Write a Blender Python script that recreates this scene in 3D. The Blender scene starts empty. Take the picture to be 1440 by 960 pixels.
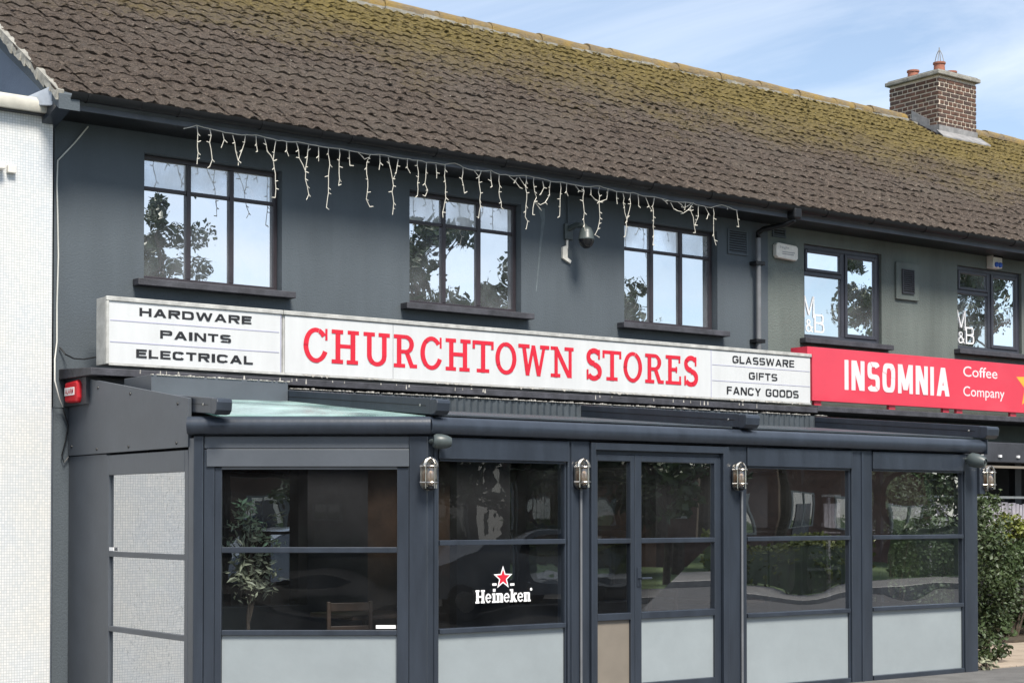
import bpy, bmesh, math, random
from mathutils import Vector, Matrix, noise
R = math.radians
random.seed(7)
S = bpy.context.scene
COL = S.collection

# ------------------------------------------------------------------ camera
FPX = 2350.0
TH = math.atan2(3130, 2350)              # yaw of the facade against the view
PITCH = R(1.2)
CAM = Vector((0, 0, 1.6))
F0 = Vector((math.cos(TH), math.sin(TH), 0))
RT = Vector((math.sin(TH), -math.cos(TH), 0))
FW = F0*math.cos(PITCH) + Vector((0, 0, math.sin(PITCH)))
UP = -F0*math.sin(PITCH) + Vector((0, 0, math.cos(PITCH)))
CYP = 722 - FPX*math.tan(PITCH)
cd = bpy.data.cameras.new('camera'); co = bpy.data.objects.new('camera', cd); COL.objects.link(co)
co.matrix_world = Matrix((( RT.x, UP.x, -FW.x, CAM.x), (RT.y, UP.y, -FW.y, CAM.y), (RT.z, UP.z, -FW.z, CAM.z), (0, 0, 0, 1)))
cd.sensor_width = 36; cd.lens = FPX/1440*36; cd.shift_y = (CYP-480)/1440
cd.clip_start = .05; cd.clip_end = 2000
S.camera = co

# ------------------------------------------------------------------ sky, sun, exposure
SUN_DIR = Vector((-0.13, -0.58, 0.80)).normalized()       # towards the sun, hazy and high over the street
w = bpy.data.worlds.new('World'); S.world = w; w.use_nodes = True
nt = w.node_tree; nt.nodes.clear()
def wn(t, **k):
    n = nt.nodes.new(t)
    for a, b in k.items(): setattr(n, a, b)
    return n
out = wn('ShaderNodeOutputWorld'); bg = wn('ShaderNodeBackground'); sky = wn('ShaderNodeTexSky')
sky.sky_type = 'NISHITA'; sky.sun_disc = False
sky.sun_elevation = math.asin(SUN_DIR.z); sky.sun_rotation = math.atan2(SUN_DIR.x, SUN_DIR.y)
sky.dust_density = .35; sky.ozone_density = 1.2; sky.air_density = 1.0
tc = wn('ShaderNodeTexCoord'); mp = wn('ShaderNodeMapping'); mp.inputs['Scale'].default_value = (1.6, 1.6, 5.5)
mp.inputs['Location'].default_value = (.3, .9, .2)
nz = wn('ShaderNodeTexNoise'); nz.inputs['Scale'].default_value = 1.7; nz.inputs['Detail'].default_value = 8; nz.inputs['Roughness'].default_value = .58; nz.inputs['Distortion'].default_value = .5
rp = wn('ShaderNodeValToRGB'); rp.color_ramp.elements[0].position = .36; rp.color_ramp.elements[0].color = (.14, .14, .14, 1); rp.color_ramp.elements[1].position = .72; rp.color_ramp.elements[1].color = (.85, .85, .85, 1)
mx = wn('ShaderNodeMix', data_type='RGBA'); mx.inputs[7].default_value = (6.6, 7.0, 7.6, 1)
L = nt.links.new
L(tc.outputs['Generated'], mp.inputs['Vector']); L(mp.outputs[0], nz.inputs['Vector']); L(nz.outputs[0], rp.inputs[0])
L(rp.outputs[0], mx.inputs[0]); L(sky.outputs[0], mx.inputs[6]); L(mx.outputs[2], bg.inputs[0]); L(bg.outputs[0], out.inputs[0])
bg.inputs['Strength'].default_value = .075
sl = bpy.data.lights.new('sun', 'SUN'); sl.energy = 2.8; sl.angle = R(18); sl.color = (1, .94, .84)
so = bpy.data.objects.new('sun', sl); COL.objects.link(so); so.rotation_euler = (-SUN_DIR).to_track_quat('-Z', 'Y').to_euler(); so.location = (0, -10, 30)
S.view_settings.view_transform = 'Standard'; S.view_settings.look = 'None'; S.view_settings.exposure = 1.22; S.view_settings.gamma = 1
S.render.engine = 'CYCLES'
S.cycles.max_bounces = 8; S.cycles.transparent_max_bounces = 12

# ------------------------------------------------------------------ pixel helpers (a pixel gives a direction, a plane gives the distance)
def ray(x, y): return FW + RT*((x-720)/FPX) + UP*((CYP-y)/FPX)
def onY(x, y, Y):
    d = ray(x, y); return CAM + d*(Y/d.y)
def onX(x, y, X):
    d = ray(x, y); return CAM + d*(X/d.x)

# ------------------------------------------------------------------ materials
MATS = {}
def mat(name, col, rough=.6, var=.15, vscale=3., bump=0., bscale=40., metal=0., col2=None, spec=.5, streak=False, coat=0.):
    m = bpy.data.materials.new(name); m.use_nodes = True; t = m.node_tree; N = t.nodes; b = N['Principled BSDF']
    b.inputs['Roughness'].default_value = rough; b.inputs['Metallic'].default_value = metal
    b.inputs['Specular IOR Level'].default_value = spec; b.inputs['Coat Weight'].default_value = coat
    g = N.new('ShaderNodeNewGeometry'); n1 = N.new('ShaderNodeTexNoise'); n1.inputs['Scale'].default_value = vscale; n1.inputs['Detail'].default_value = 6; n1.inputs['Roughness'].default_value = .65
    src = g.outputs['Position']
    if streak:
        mpn = N.new('ShaderNodeMapping'); mpn.inputs['Scale'].default_value = (2.2, 2.2, .35); t.links.new(src, mpn.inputs[0]); t.links.new(mpn.outputs[0], n1.inputs['Vector'])
    else: t.links.new(src, n1.inputs['Vector'])
    mixn = N.new('ShaderNodeMix'); mixn.data_type = 'RGBA'
    c2 = col2 or tuple(c*(1-var*1.6) for c in col); c1 = tuple(min(1, c*(1+var)) for c in col)
    mixn.inputs[6].default_value = (*c2, 1); mixn.inputs[7].default_value = (*c1, 1)
    r = N.new('ShaderNodeMapRange'); r.inputs[1].default_value = .3; r.inputs[2].default_value = .7
    t.links.new(n1.outputs[0], r.inputs[0]); t.links.new(r.outputs[0], mixn.inputs[0]); t.links.new(mixn.outputs[2], b.inputs['Base Color'])
    if bump:
        n2 = N.new('ShaderNodeTexNoise'); n2.inputs['Scale'].default_value = bscale; n2.inputs['Detail'].default_value = 5; t.links.new(src, n2.inputs['Vector'])
        bp = N.new('ShaderNodeBump'); bp.inputs['Strength'].default_value = bump; bp.inputs['Distance'].default_value = .02
        t.links.new(n2.outputs[0], bp.inputs['Height']); t.links.new(bp.outputs[0], b.inputs['Normal'])
    MATS[name] = m; return m
def glass(name, refl, tint, bump=0., bscale=3., fres=1.0, rough=0., stretch=(1, 1, 1), dust_sheen=0., dcol=(.5, .52, .53)):
    m = bpy.data.materials.new(name); m.use_nodes = True; t = m.node_tree; N = t.nodes; N.clear()
    o = N.new('ShaderNodeOutputMaterial'); tr = N.new('ShaderNodeBsdfTransparent'); tr.inputs[0].default_value = (*tint, 1)
    gl = N.new('ShaderNodeBsdfGlossy'); gl.inputs['Roughness'].default_value = rough; gl.inputs['Color'].default_value = (.95, .97, 1, 1)
    fr = N.new('ShaderNodeFresnel'); fr.inputs['IOR'].default_value = 1.5
    ma = N.new('ShaderNodeMath'); ma.operation = 'MULTIPLY_ADD'; ma.inputs[1].default_value = fres; ma.inputs[2].default_value = refl; ma.use_clamp = True
    mixn = N.new('ShaderNodeMixShader'); l = t.links.new
    l(fr.outputs[0], ma.inputs[0]); l(ma.outputs[0], mixn.inputs[0]); l(tr.outputs[0], mixn.inputs[1]); l(gl.outputs[0], mixn.inputs[2])
    last = mixn.outputs[0]
    if dust_sheen:  # pale diffuse veil over the glass, in places standing for mirrored sky
        df = N.new('ShaderNodeBsdfDiffuse'); df.inputs[0].default_value = (*dcol, 1); m2 = N.new('ShaderNodeMixShader')
        g0 = N.new('ShaderNodeNewGeometry'); nd = N.new('ShaderNodeTexNoise'); nd.inputs['Scale'].default_value = 2.5; nd.inputs['Detail'].default_value = 7; l(g0.outputs['Position'], nd.inputs['Vector'])
        mr = N.new('ShaderNodeMapRange'); mr.inputs[1].default_value = .35; mr.inputs[2].default_value = .75; mr.inputs[3].default_value = dust_sheen*.3; mr.inputs[4].default_value = dust_sheen*1.6; l(nd.outputs[0], mr.inputs[0]); l(mr.outputs[0], m2.inputs[0])
        l(last, m2.inputs[1]); l(df.outputs[0], m2.inputs[2]); last = m2.outputs[0]
    l(last, o.inputs[0])
    if bump:
        g = N.new('ShaderNodeNewGeometry'); mpn = N.new('ShaderNodeMapping'); mpn.inputs['Scale'].default_value = stretch; l(g.outputs['Position'], mpn.inputs[0])
        n2 = N.new('ShaderNodeTexNoise'); n2.inputs['Scale'].default_value = bscale; n2.inputs['Detail'].default_value = 2.5; n2.inputs['Distortion'].default_value = 1.2; l(mpn.outputs[0], n2.inputs['Vector'])
        bp = N.new('ShaderNodeBump'); bp.inputs['Strength'].default_value = bump; bp.inputs['Distance'].default_value = .05
        l(n2.outputs[0], bp.inputs['Height']); l(bp.outputs[0], gl.inputs['Normal'])
    MATS[name] = m; return m

mat('slate_render', (.073, .089, .104), .8, .09, 1.1, .22, 55, streak=True)
mat('green_render', (.120, .140, .130), .8, .14, 1.0, .4, 50, streak=True)
mat('gable_render', (.22, .26, .33), .85, .1, 1.5, .3, 40)
mat('timber_dark', (.040, .042, .050), .5, .2, 4, .1, 30)
mat('fascia_paint', (.075, .085, .105), .55, .2, 3, .1, 30)
mat('gutter_black', (.010, .0105, .012), .42, .2, 5, spec=.35)
mat('steel_frame', (.034, .028, .034), .45, .2, 6)
mat('upvc_dark', (.040, .042, .055), .4, .12, 5)
mat('porch_paint', (.029, .037, .051), .30, .18, 2.5, .05, 25, streak=True, spec=.6)
mat('porch_panel', (.075, .085, .10), .45, .10, 2.0, .05, 25, spec=.6)
mat('ledge_paint', (.050, .050, .060), .6, .35, 6, .2, 40)
mat('sign_white', (.57, .58, .585), .35, .05, 2.5, .0, streak=True)
mat('sign_edge', (.44, .44, .42), .5, .25, 6)
mat('sign_line', (.40, .40, .52), .5, .1)
mat('letter_red', (.58, .014, .034), .45, .05)
mat('letter_black', (.012, .012, .014), .5, .05)
mat('sign_pink', (.62, .045, .078), .3, .04, 1.5, coat=.3)
mat('letter_pale', (.86, .62, .64), .5, .03)
mat('letter_white', (.85, .85, .85), .5, .02)
mat('star_yellow', (.8, .38, .04), .5, .05)
mat('ripped_white', (.46, .44, .40), .8, .3, 30)
mat('cream_coping', (.50, .48, .42), .6, .15, 3, .1, 20)
mat('zinc', (.42, .46, .52), .45, .15, 5)
mat('mortar', (.60, .52, .43), .9, .12, 12, .3, 60)
mat('brick_brown', (.11, .055, .038), .85, .35, 7, .3, 60)
mat('brick_dark', (.07, .042, .034), .85, .3, 7, .3, 60)
mat('concrete', (.27, .26, .23), .9, .25, 8, .4, 40)
mat('lead', (.25, .245, .245), .6, .25, 7, .2, 30)
mat('terracotta', (.30, .115, .075), .8, .15, 6, .1, 30)
mat('pipe_grey', (.15, .155, .165), .5, .12, 5)
mat('cable_white', (.62, .62, .58), .5, .1)
mat('bulb_cream', (.60, .57, .50), .4, .05)
mat('alarm_white', (.72, .69, .63), .45, .1, 12)
mat('alarm_red', (.55, .012, .022), .35, .05)
mat('print_grey', (.3, .3, .3), .6, .1)
mat('blue_plastic', (.02, .10, .5), .35, .1)
mat('camera_shell', (.065, .08, .08), .4, .1)
mat('camera_dark', (.012, .012, .014), .25, .1)
mat('chrome', (.55, .52, .47), .28, .2, 12, metal=1)
mat('bulb_glow', (.75, .55, .42), .4, .05)
mat('frost', (.28, .315, .33), .22, .06, 1.4, .5, 2.2, spec=.8)
mat('cream_board', (.19, .165, .135), .7, .08)
glass('pvc_dusty', .02, (.75, .78, .8), .0, 1, .5, dust_sheen=.30)
mat('roof_sheet', (.04, .05, .06), .5, .2)
mat('bellows', (.045, .056, .066), .55, .2, 6)
mat('asphalt', (.055, .055, .057), .9, .2, 6, .5, 120)
mat('pavement_grey', (.115, .112, .108), .9, .2, 3, .3, 60)
mat('slab_beige', (.33, .27, .21), .85, .15, 4, .2, 60)
mat('kerb_stone', (.28, .27, .25), .9, .15, 4, .3, 50)
mat('soil', (.06, .045, .03), .95, .3, 8, .5, 40)
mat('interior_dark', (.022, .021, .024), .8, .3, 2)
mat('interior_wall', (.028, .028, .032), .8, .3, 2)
mat('room_white', (.62, .63, .64), .8, .05)
mat('blind', (.78, .80, .82), .8, .05, 8)
mat('curtain', (.62, .61, .56), .9, .08, 5)
mat('wood_yellow', (.15, .09, .03), .5, .2, 5)
mat('wood_dark', (.06, .035, .022), .5, .3, 5)
mat('bark', (.075, .055, .04), .9, .3, 10, .6, 30)
mat('leaf_dark', (.040, .065, .020), .55, .45, 2.5)
mat('leaf_mid', (.055, .083, .030), .5, .45, 3)
mat('leaf_lime', (.15, .17, .025), .5, .3, 4)
mat('leaf_grey', (.30, .31, .21), .55, .3, 9)
mat('slat_lilac', (.42, .39, .43), .8, .2, 6)
mat('house_brick', (.11, .06, .045), .9, .25, 3)
mat('house_roof', (.05, .045, .045), .9, .3, 5)
mat('house_trim', (.3, .3, .29), .7, .1)
mat('grass', (.07, .11, .03), .9, .3, 5)
mat('car_paint', (.38, .40, .42), .25, .03, coat=.8)
mat('car_paint_dark', (.02, .03, .06), .25, .03, coat=.8)
mat('tyre', (.015, .015, .016), .9, .1)
mat('pot_black', (.03, .03, .032), .5, .1)
glass('window_glass', .74, (.5, .55, .6), .03, 1.3, 1.0, dust_sheen=.10, dcol=(.75, .8, .85))  # pale veil mixed in to whiten the sky reflection
glass('fanlight_glass', .62, (.9, .93, .95), .03, 2.0, 1.0, dust_sheen=.55, dcol=(.82, .85, .88))
glass('pvc_clear', .006, (.80, .84, .87), .0, 1.1, .46, stretch=(1, 1, .8), dust_sheen=.010)
glass('side_glass', .46, (.45, .50, .53), .02, 2.0, 1.0)
glass('roof_glass', .05, (.55, .75, .72), .0, 2.0, .6, rough=.25, dust_sheen=.42, dcol=(.42, .58, .56))  # frosty teal veil, also standing in for sky mirrored at a grazing angle
glass('lamp_glass', .06, (.92, .9, .86), .0, 2.0, 1.0)
glass('house_glass', .3, (.2, .22, .25), .05, 1.0, 1.0)

# mosaic of the white neighbour: tiny tiles, too small to build singly
def mosaic():
    m = bpy.data.materials.new('mosaic_white'); m.use_nodes = True; t = m.node_tree; N = t.nodes; l = t.links.new; b = N['Principled BSDF']; b.inputs['Roughness'].default_value = .35
    g = N.new('ShaderNodeNewGeometry'); sx = N.new('ShaderNodeSeparateXYZ'); cb = N.new('ShaderNodeCombineXYZ'); l(g.outputs['Position'], sx.inputs[0])
    ad = N.new('ShaderNodeMath'); ad.operation = 'ADD'; l(sx.outputs[0], ad.inputs[0]); l(sx.outputs[1], ad.inputs[1]); l(ad.outputs[0], cb.inputs[0]); l(sx.outputs[2], cb.inputs[1])
    br = N.new('ShaderNodeTexBrick'); br.offset = 0; br.inputs['Scale'].default_value = 1; br.inputs['Brick Width'].default_value = .024; br.inputs['Row Height'].default_value = .024; br.inputs['Mortar Size'].default_value = .0022; br.inputs['Mortar Smooth'].default_value = .2
    br.inputs['Color1'].default_value = (.67, .67, .665, 1); br.inputs['Color2'].default_value = (.57, .59, .60, 1); br.inputs['Mortar'].default_value = (.42, .43, .43, 1); l(cb.outputs[0], br.inputs['Vector'])
    n = N.new('ShaderNodeTexNoise'); n.inputs['Scale'].default_value = 2.2; n.inputs['Detail'].default_value = 6; l(g.outputs['Position'], n.inputs['Vector'])
    rr = N.new('ShaderNodeValToRGB'); e = rr.color_ramp.elements; e[0].position = .3; e[0].color = (.93, .95, .98, 1); e[1].position = .7; e[1].color = (1, .985, .955, 1); l(n.outputs[0], rr.inputs[0])
    mu = N.new('ShaderNodeMix'); mu.data_type = 'RGBA'; mu.blend_type = 'MULTIPLY'; mu.inputs[0].default_value = 1; l(br.outputs[0], mu.inputs[6]); l(rr.outputs[0], mu.inputs[7]); l(mu.outputs[2], b.inputs['Base Color'])
    bp = N.new('ShaderNodeBump'); bp.inputs['Strength'].default_value = .25; bp.inputs['Distance'].default_value = .003; bp.invert = True; l(br.outputs['Fac'], bp.inputs['Height']); l(bp.outputs[0], b.inputs['Normal'])
    MATS['mosaic_white'] = m
mosaic()
# roof tiles: brown concrete with moss gathering towards the ridge, pale lichen
def tilemat():
    m = bpy.data.materials.new('roof_tile'); m.use_nodes = True; t = m.node_tree; N = t.nodes; l = t.links.new; b = N['Principled BSDF']; b.inputs['Roughness'].default_value = .95; b.inputs['Specular IOR Level'].default_value = .2
    g = N.new('ShaderNodeNewGeometry'); pos = g.outputs['Position']
    def nzz(s, d=6, r=.65):
        n = N.new('ShaderNodeTexNoise'); n.inputs['Scale'].default_value = s; n.inputs['Detail'].default_value = d; n.inputs['Roughness'].default_value = r; l(pos, n.inputs['Vector']); return n.outputs[0]
    def ramp(src, p0, p1, c0, c1):
        r = N.new('ShaderNodeValToRGB'); r.color_ramp.elements[0].position = p0; r.color_ramp.elements[1].position = p1; r.color_ramp.elements[0].color = (*c0, 1); r.color_ramp.elements[1].color = (*c1, 1); l(src, r.inputs[0]); return r.outputs[0]
    def mixc(f, a, c):
        x = N.new('ShaderNodeMix'); x.data_type = 'RGBA'; l(f, x.inputs[0])
        for s, i in ((a, 6), (c, 7)):
            if isinstance(s, tuple): x.inputs[i].default_value = (*s, 1)
            else: l(s, x.inputs[i])
        return x.outputs[2]
    base = ramp(nzz(13, 9, .8), .32, .70, (.050, .037, .030), (.31, .245, .198))
    base = mixc(ramp(nzz(55, 4, .7), .44, .60, (.75, .75, .75), (0, 0, 0)), base, (.030, .023, .019))
    base = mixc(ramp(nzz(.8), .45, .75, (0, 0, 0), (.45, .45, .45)), base, (.16, .14, .115))
    # moss amount: height on the slope + distance along + noise
    sx = N.new('ShaderNodeSeparateXYZ'); l(pos, sx.inputs[0])
    hz = N.new('ShaderNodeMapRange'); hz.inputs[1].default_value = 5.6; hz.inputs[2].default_value = 8.4; hz.inputs[3].default_value = -.22; hz.inputs[4].default_value = .27; hz.clamp = False; l(sx.outputs[2], hz.inputs[0])
    hx = N.new('ShaderNodeMapRange'); hx.inputs[1].default_value = 6; hx.inputs[2].default_value = 22; hx.inputs[3].default_value = -.05; hx.inputs[4].default_value = .07; l(sx.outputs[0], hx.inputs[0])
    a1 = N.new('ShaderNodeMath'); a1.operation = 'ADD'; l(hz.outputs[0], a1.inputs[0]); l(hx.outputs[0], a1.inputs[1])
    nmix = N.new('ShaderNodeMath'); nmix.operation = 'MULTIPLY_ADD'; nmix.inputs[1].default_value = .6; l(nzz(14, 8, .8), nmix.inputs[0])
    n3 = N.new('ShaderNodeMath'); n3.operation = 'MULTIPLY'; n3.inputs[1].default_value = .48; l(nzz(.9, 4), n3.inputs[0]); l(n3.outputs[0], nmix.inputs[2])
    a2 = N.new('ShaderNodeMath'); a2.operation = 'ADD'; l(a1.outputs[0], a2.inputs[0]); l(nmix.outputs[0], a2.inputs[1])
    moss = ramp(a2.outputs[0], .50, .78, (0, 0, 0), (.85, .85, .85))
    mossc = ramp(nzz(22), .3, .7, (.088, .070, .022), (.30, .228, .072))
    c = mixc(moss, base, mossc)
    lich = ramp(nzz(34, 2, .5), .715, .75, (0, 0, 0), (1, 1, 1))
    c = mixc(lich, c, (.50, .46, .38))
    l(c, b.inputs['Base Color'])
    bp = N.new('ShaderNodeBump'); bp.inputs['Strength'].default_value = 1.0; bp.inputs['Distance'].default_value = .06; l(nzz(30, 8, .8), bp.inputs['Height']); l(bp.outputs[0], b.inputs['Normal'])
    MATS['roof_tile'] = m
    m2 = m.copy(); m2.name = 'ridge_tile'; MATS['ridge_tile'] = m2
    t = m2.node_tree; N = t.nodes; l = t.links.new; b = N['Principled BSDF']
    for lk in list(b.inputs['Base Color'].links): t.links.remove(lk)
    g = N.new('ShaderNodeNewGeometry'); n = N.new('ShaderNodeTexNoise'); n.inputs['Scale'].default_value = 3; n.inputs['Detail'].default_value = 7; n.inputs['Roughness'].default_value = .7; l(g.outputs['Position'], n.inputs['Vector'])
    r = N.new('ShaderNodeValToRGB'); e = r.color_ramp.elements; e[0].position = .38; e[0].color = (.24, .20, .15, 1); e[1].position = .66; e[1].color = (.40, .27, .085, 1); l(n.outputs[0], r.inputs[0]); l(r.outputs[0], b.inputs['Base Color'])
tilemat()
# brick of the houses across the street (only seen reflected): bricks far below a pixel
# ------------------------------------------------------------------ mesh helpers
class MB:
    def __init__(s): s.v = []; s.f = []
    def add(s, vs, fs):
        o = len(s.v); s.v += [tuple(p) for p in vs]; s.f += [tuple(i+o for i in q) for q in fs]; return s
    def box(s, x0, x1, y0, y1, z0, z1):
        return s.add([(x0,y0,z0),(x1,y0,z0),(x1,y1,z0),(x0,y1,z0),(x0,y0,z1),(x1,y0,z1),(x1,y1,z1),(x0,y1,z1)],
                     [(0,3,2,1),(4,5,6,7),(0,1,5,4),(1,2,6,5),(2,3,7,6),(3,0,4,7)])
    def obox(s, o, u, v, n, a0, a1, b0, b1, c0, c1):   # box in a local frame
        P = lambda a, b, c: tuple(o + u*a + v*b + n*c)
        return s.add([P(a0,b0,c0),P(a1,b0,c0),P(a1,b1,c0),P(a0,b1,c0),P(a0,b0,c1),P(a1,b0,c1),P(a1,b1,c1),P(a0,b1,c1)],
                     [(0,3,2,1),(4,5,6,7),(0,1,5,4),(1,2,6,5),(2,3,7,6),(3,0,4,7)])
    def prism(s, poly, d):      # poly list of Vectors, extruded by vector d
        n = len(poly); d = Vector(d)
        vs = [Vector(p) for p in poly] + [Vector(p)+d for p in poly]
        fs = [tuple(range(n))[::-1], tuple(range(n, 2*n))] + [(i, (i+1) % n, (i+1) % n+n, i+n) for i in range(n)]
        return s.add(vs, fs)
    def tube(s, pts, r, n=8, r1=None, cap=True):
        pts = [Vector(p) for p in pts]; k = len(pts); rings = []; prev = None
        vs = []; fs = []
        for i, p in enumerate(pts):
            d = (pts[min(i+1, k-1)] - pts[max(i-1, 0)])
            if d.length < 1e-6: d = Vector((0, 0, 1))
            d.normalize()
            a = d.cross(Vector((0, 0, 1)) if abs(d.z) < .9 else Vector((1, 0, 0))).normalized()
            if prev is not None and a.dot(prev) < 0: a = -a
            prev = a; b = d.cross(a)
            rr = r if r1 is None else r + (r1-r)*i/(k-1)
            vs += [p + (a*math.cos(2*math.pi*j/n) + b*math.sin(2*math.pi*j/n))*rr for j in range(n)]
        for i in range(k-1):
            for j in range(n): fs.append((i*n+j, i*n+(j+1) % n, (i+1)*n+(j+1) % n, (i+1)*n+j))
        if cap: fs += [tuple(range(n))[::-1], tuple(range((k-1)*n, k*n))]
        return s.add(vs, fs)
    def lathe(s, o, ax, prof, n=14):   # prof: list of (along, radius)
        o = Vector(o); ax = Vector(ax).normalized(); a = ax.cross(Vector((0, 0, 1)) if abs(ax.z) < .9 else Vector((1, 0, 0))).normalized(); b = ax.cross(a)
        vs = []; fs = []
        for h, r in prof: vs += [o + ax*h + (a*math.cos(2*math.pi*j/n)+b*math.sin(2*math.pi*j/n))*max(r, 1e-4) for j in range(n)]
        k = len(prof)
        for i in range(k-1):
            for j in range(n): fs.append((i*n+j, i*n+(j+1) % n, (i+1)*n+(j+1) % n, (i+1)*n+j))
        fs += [tuple(range(n))[::-1], tuple(range((k-1)*n, k*n))]
        return s.add(vs, fs)
    def mesh(s, name, m, smooth=False):
        me = bpy.data.meshes.new(name); me.from_pydata(s.v, [], s.f); me.validate(); me.update()
        bm = bmesh.new(); bm.from_mesh(me); bmesh.ops.recalc_face_normals(bm, faces=bm.faces); bm.to_mesh(me); bm.free()
        me.materials.append(MATS[m])
        if smooth:
            for p in me.polygons: p.use_smooth = True
            me.set_sharp_from_angle(angle=R(40))
        return me
    def build(s, name, m, parent=None, smooth=False, bevel=0.):
        return link(name, s.mesh(name, m, smooth), parent, bevel)
def link(name, me, parent=None, bevel=0.):
    o = bpy.data.objects.new(name, me); COL.objects.link(o)
    if parent is not None:
        o.parent = parent; o.matrix_parent_inverse = parent_inv(parent)
    if bevel:
        md = o.modifiers.new('bevel', 'BEVEL'); md.width = bevel; md.segments = 2; md.limit_method = 'ANGLE'; md.angle_limit = R(50)
    return o
def parent_inv(p): return Matrix.Translation(-p.location) if p.parent is None else Matrix.Identity(4)
def thing(name, label, cat, loc=(0, 0, 0), group=None):
    o = bpy.data.objects.new(name, None); COL.objects.link(o); o.location = loc; o.empty_display_size = .2
    o['label'] = label; o['category'] = cat
    if group: o['group'] = group
    return o
def tag(o, label, cat, group=None):
    o['label'] = label; o['category'] = cat
    if group: o['group'] = group
    return o
def struct(o): o['kind'] = 'structure'; return o
def text_mb(s, x0, x1, z0, z1, Y, off=0.0, mname='letter_black', name='lettering', parent=None, ax=None, spacing=1.0):
    """built-in font, fitted into a rectangle on the plane Y (or on a frame ax=(origin,u,n))"""
    c = bpy.data.curves.new('txt', 'FONT'); c.body = s; c.offset = off; c.space_character = spacing; c.resolution_u = 4
    o = bpy.data.objects.new('txt', c); COL.objects.link(o)
    dg = bpy.context.evaluated_depsgraph_get(); dg.update()
    me = bpy.data.meshes.new_from_object(o.evaluated_get(dg)); bpy.data.objects.remove(o); bpy.data.curves.remove(c)
    xs = [v.co.x for v in me.vertices]; ys = [v.co.y for v in me.vertices]
    a0, a1, b0, b1 = min(xs), max(xs), min(ys), max(ys)
    for v in me.vertices:
        X = x0 + (v.co.x-a0)/(a1-a0)*(x1-x0); Z = z0 + (v.co.y-b0)/(b1-b0)*(z1-z0)
        if ax: v.co = ax[0] + ax[1]*X + Vector((0, 0, Z)) + ax[2]*Y
        else: v.co = (X, Y, Z)
    me.name = name; me.materials.clear(); me.materials.append(MATS[mname]); me.update()
    return link(name, me, parent)
# ------------------------------------------------------------------ ground
def sheet(name, x0, x1, y0, y1, z, m):
    return struct(MB().add([(x0,y0,z),(x1,y0,z),(x1,y1,z),(x0,y1,z)], [(0,1,2,3)]).build(name, m))
g = sheet('ground', -300, 400, -300, 300, -.13, 'grass'); 
rd = struct(MB().box(-200, 300, -2.5, 5.2, -.30, -.115).build('road', 'asphalt'))
pv = struct(MB().box(-200, 300, 5.35, 30, -.30, 0).build('pavement', 'pavement_grey'))
struct(MB().box(-200, 300, 5.2, 5.35, -.30, .002).build('kerb', 'kerb_stone'))
struct(MB().box(-200, 300, -5.2, -2.65, -.30, -.0).build('far_pavement', 'pavement_grey'))
struct(MB().box(-200, 300, -2.65, -2.5, -.30, .002).build('far_kerb', 'kerb_stone'))
sme = None
for i in range(9):
    for j in range(6):
        x0 = 14.16+i*.61; y0 = 10.86+j*.61
        MB().box(x0, x0+.6, y0, y0+.6, -.02, .018+random.uniform(-.003, .004)).build('paving_slab', 'slab_beige', pv, bevel=.004)

# ------------------------------------------------------------------ terrace building
W = 14.4; XL = 5.68; XR = 31.0; YB = 25.0; XM = 14.72
B = thing('terrace_building', 'two storey rendered terrace with mossy brown tiled roof and dark shop upstairs', 'building', (XL, W, 0))
wins = [(6.545, 7.995, 3.775, 4.955), (9.488, 10.937, 3.775, 4.955), (12.41, 13.87, 3.775, 4.955), (15.358, 16.805, 3.785, 4.96), (18.345, 19.75, 3.825, 4.96)]
def wall_with_holes(x0, x1, z0, z1, holes, y0, y1, name, m):
    mb = MB(); xs = sorted(set([x0, x1] + [h[0] for h in holes] + [h[1] for h in holes])); zs = sorted(set([z0, z1] + [h[2] for h in holes] + [h[3] for h in holes]))
    inside = lambda x, z: any(h[0] < x < h[1] and h[2] < z < h[3] for h in holes)
    for i in range(len(xs)-1):
        for j in range(len(zs)-1):
            cx, cz = (xs[i]+xs[i+1])/2, (zs[j]+zs[j+1])/2
            if not inside(cx, cz):
                for y in (y0, y1): mb.add([(xs[i],y,zs[j]),(xs[i+1],y,zs[j]),(xs[i+1],y,zs[j+1]),(xs[i],y,zs[j+1])], [(0,1,2,3)])
    for h in holes:
        a, b, c, d = h
        for q in ([(a,y0,c),(a,y1,c),(a,y1,d),(a,y0,d)], [(b,y0,c),(b,y1,c),(b,y1,d),(b,y0,d)], [(a,y0,c),(b,y0,c),(b,y1,c),(a,y1,c)], [(a,y0,d),(b,y0,d),(b,y1,d),(a,y1,d)]): mb.add(q, [(0,1,2,3)])
    for q in ([(x0,y0,z0),(x0,y1,z0),(x0,y1,z1),(x0,y0,z1)], [(x1,y0,z0),(x1,y1,z0),(x1,y1,z1),(x1,y0,z1)], [(x0,y0,z1),(x1,y0,z1),(x1,y1,z1),(x0,y1,z1)]): mb.add(q, [(0,1,2,3)])
    me = bpy.data.meshes.new(name); me.from_pydata(mb.v, [], mb.f); me.update(); bm = bmesh.new(); bm.from_mesh(me); bmesh.ops.remove_doubles(bm, verts=bm.verts, dist=1e-5); bmesh.ops.recalc_face_normals(bm, faces=bm.faces); bm.to_mesh(me); bm.free(); me.materials.append(MATS[m])
    return link(name, me, B)
wl = wall_with_holes(XL, XM, 2.55, 5.22, wins[:3], W, W+.3, 'front_wall', 'slate_render')
wr = wall_with_holes(XM+.002, XR, 2.55, 5.22, wins[3:], W+.004, W+.3, 'front_wall', 'green_render')
wl['label'] = 'slate blue painted render of the left unit'; wr['label'] = 'grey green painted render of the right unit'
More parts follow.
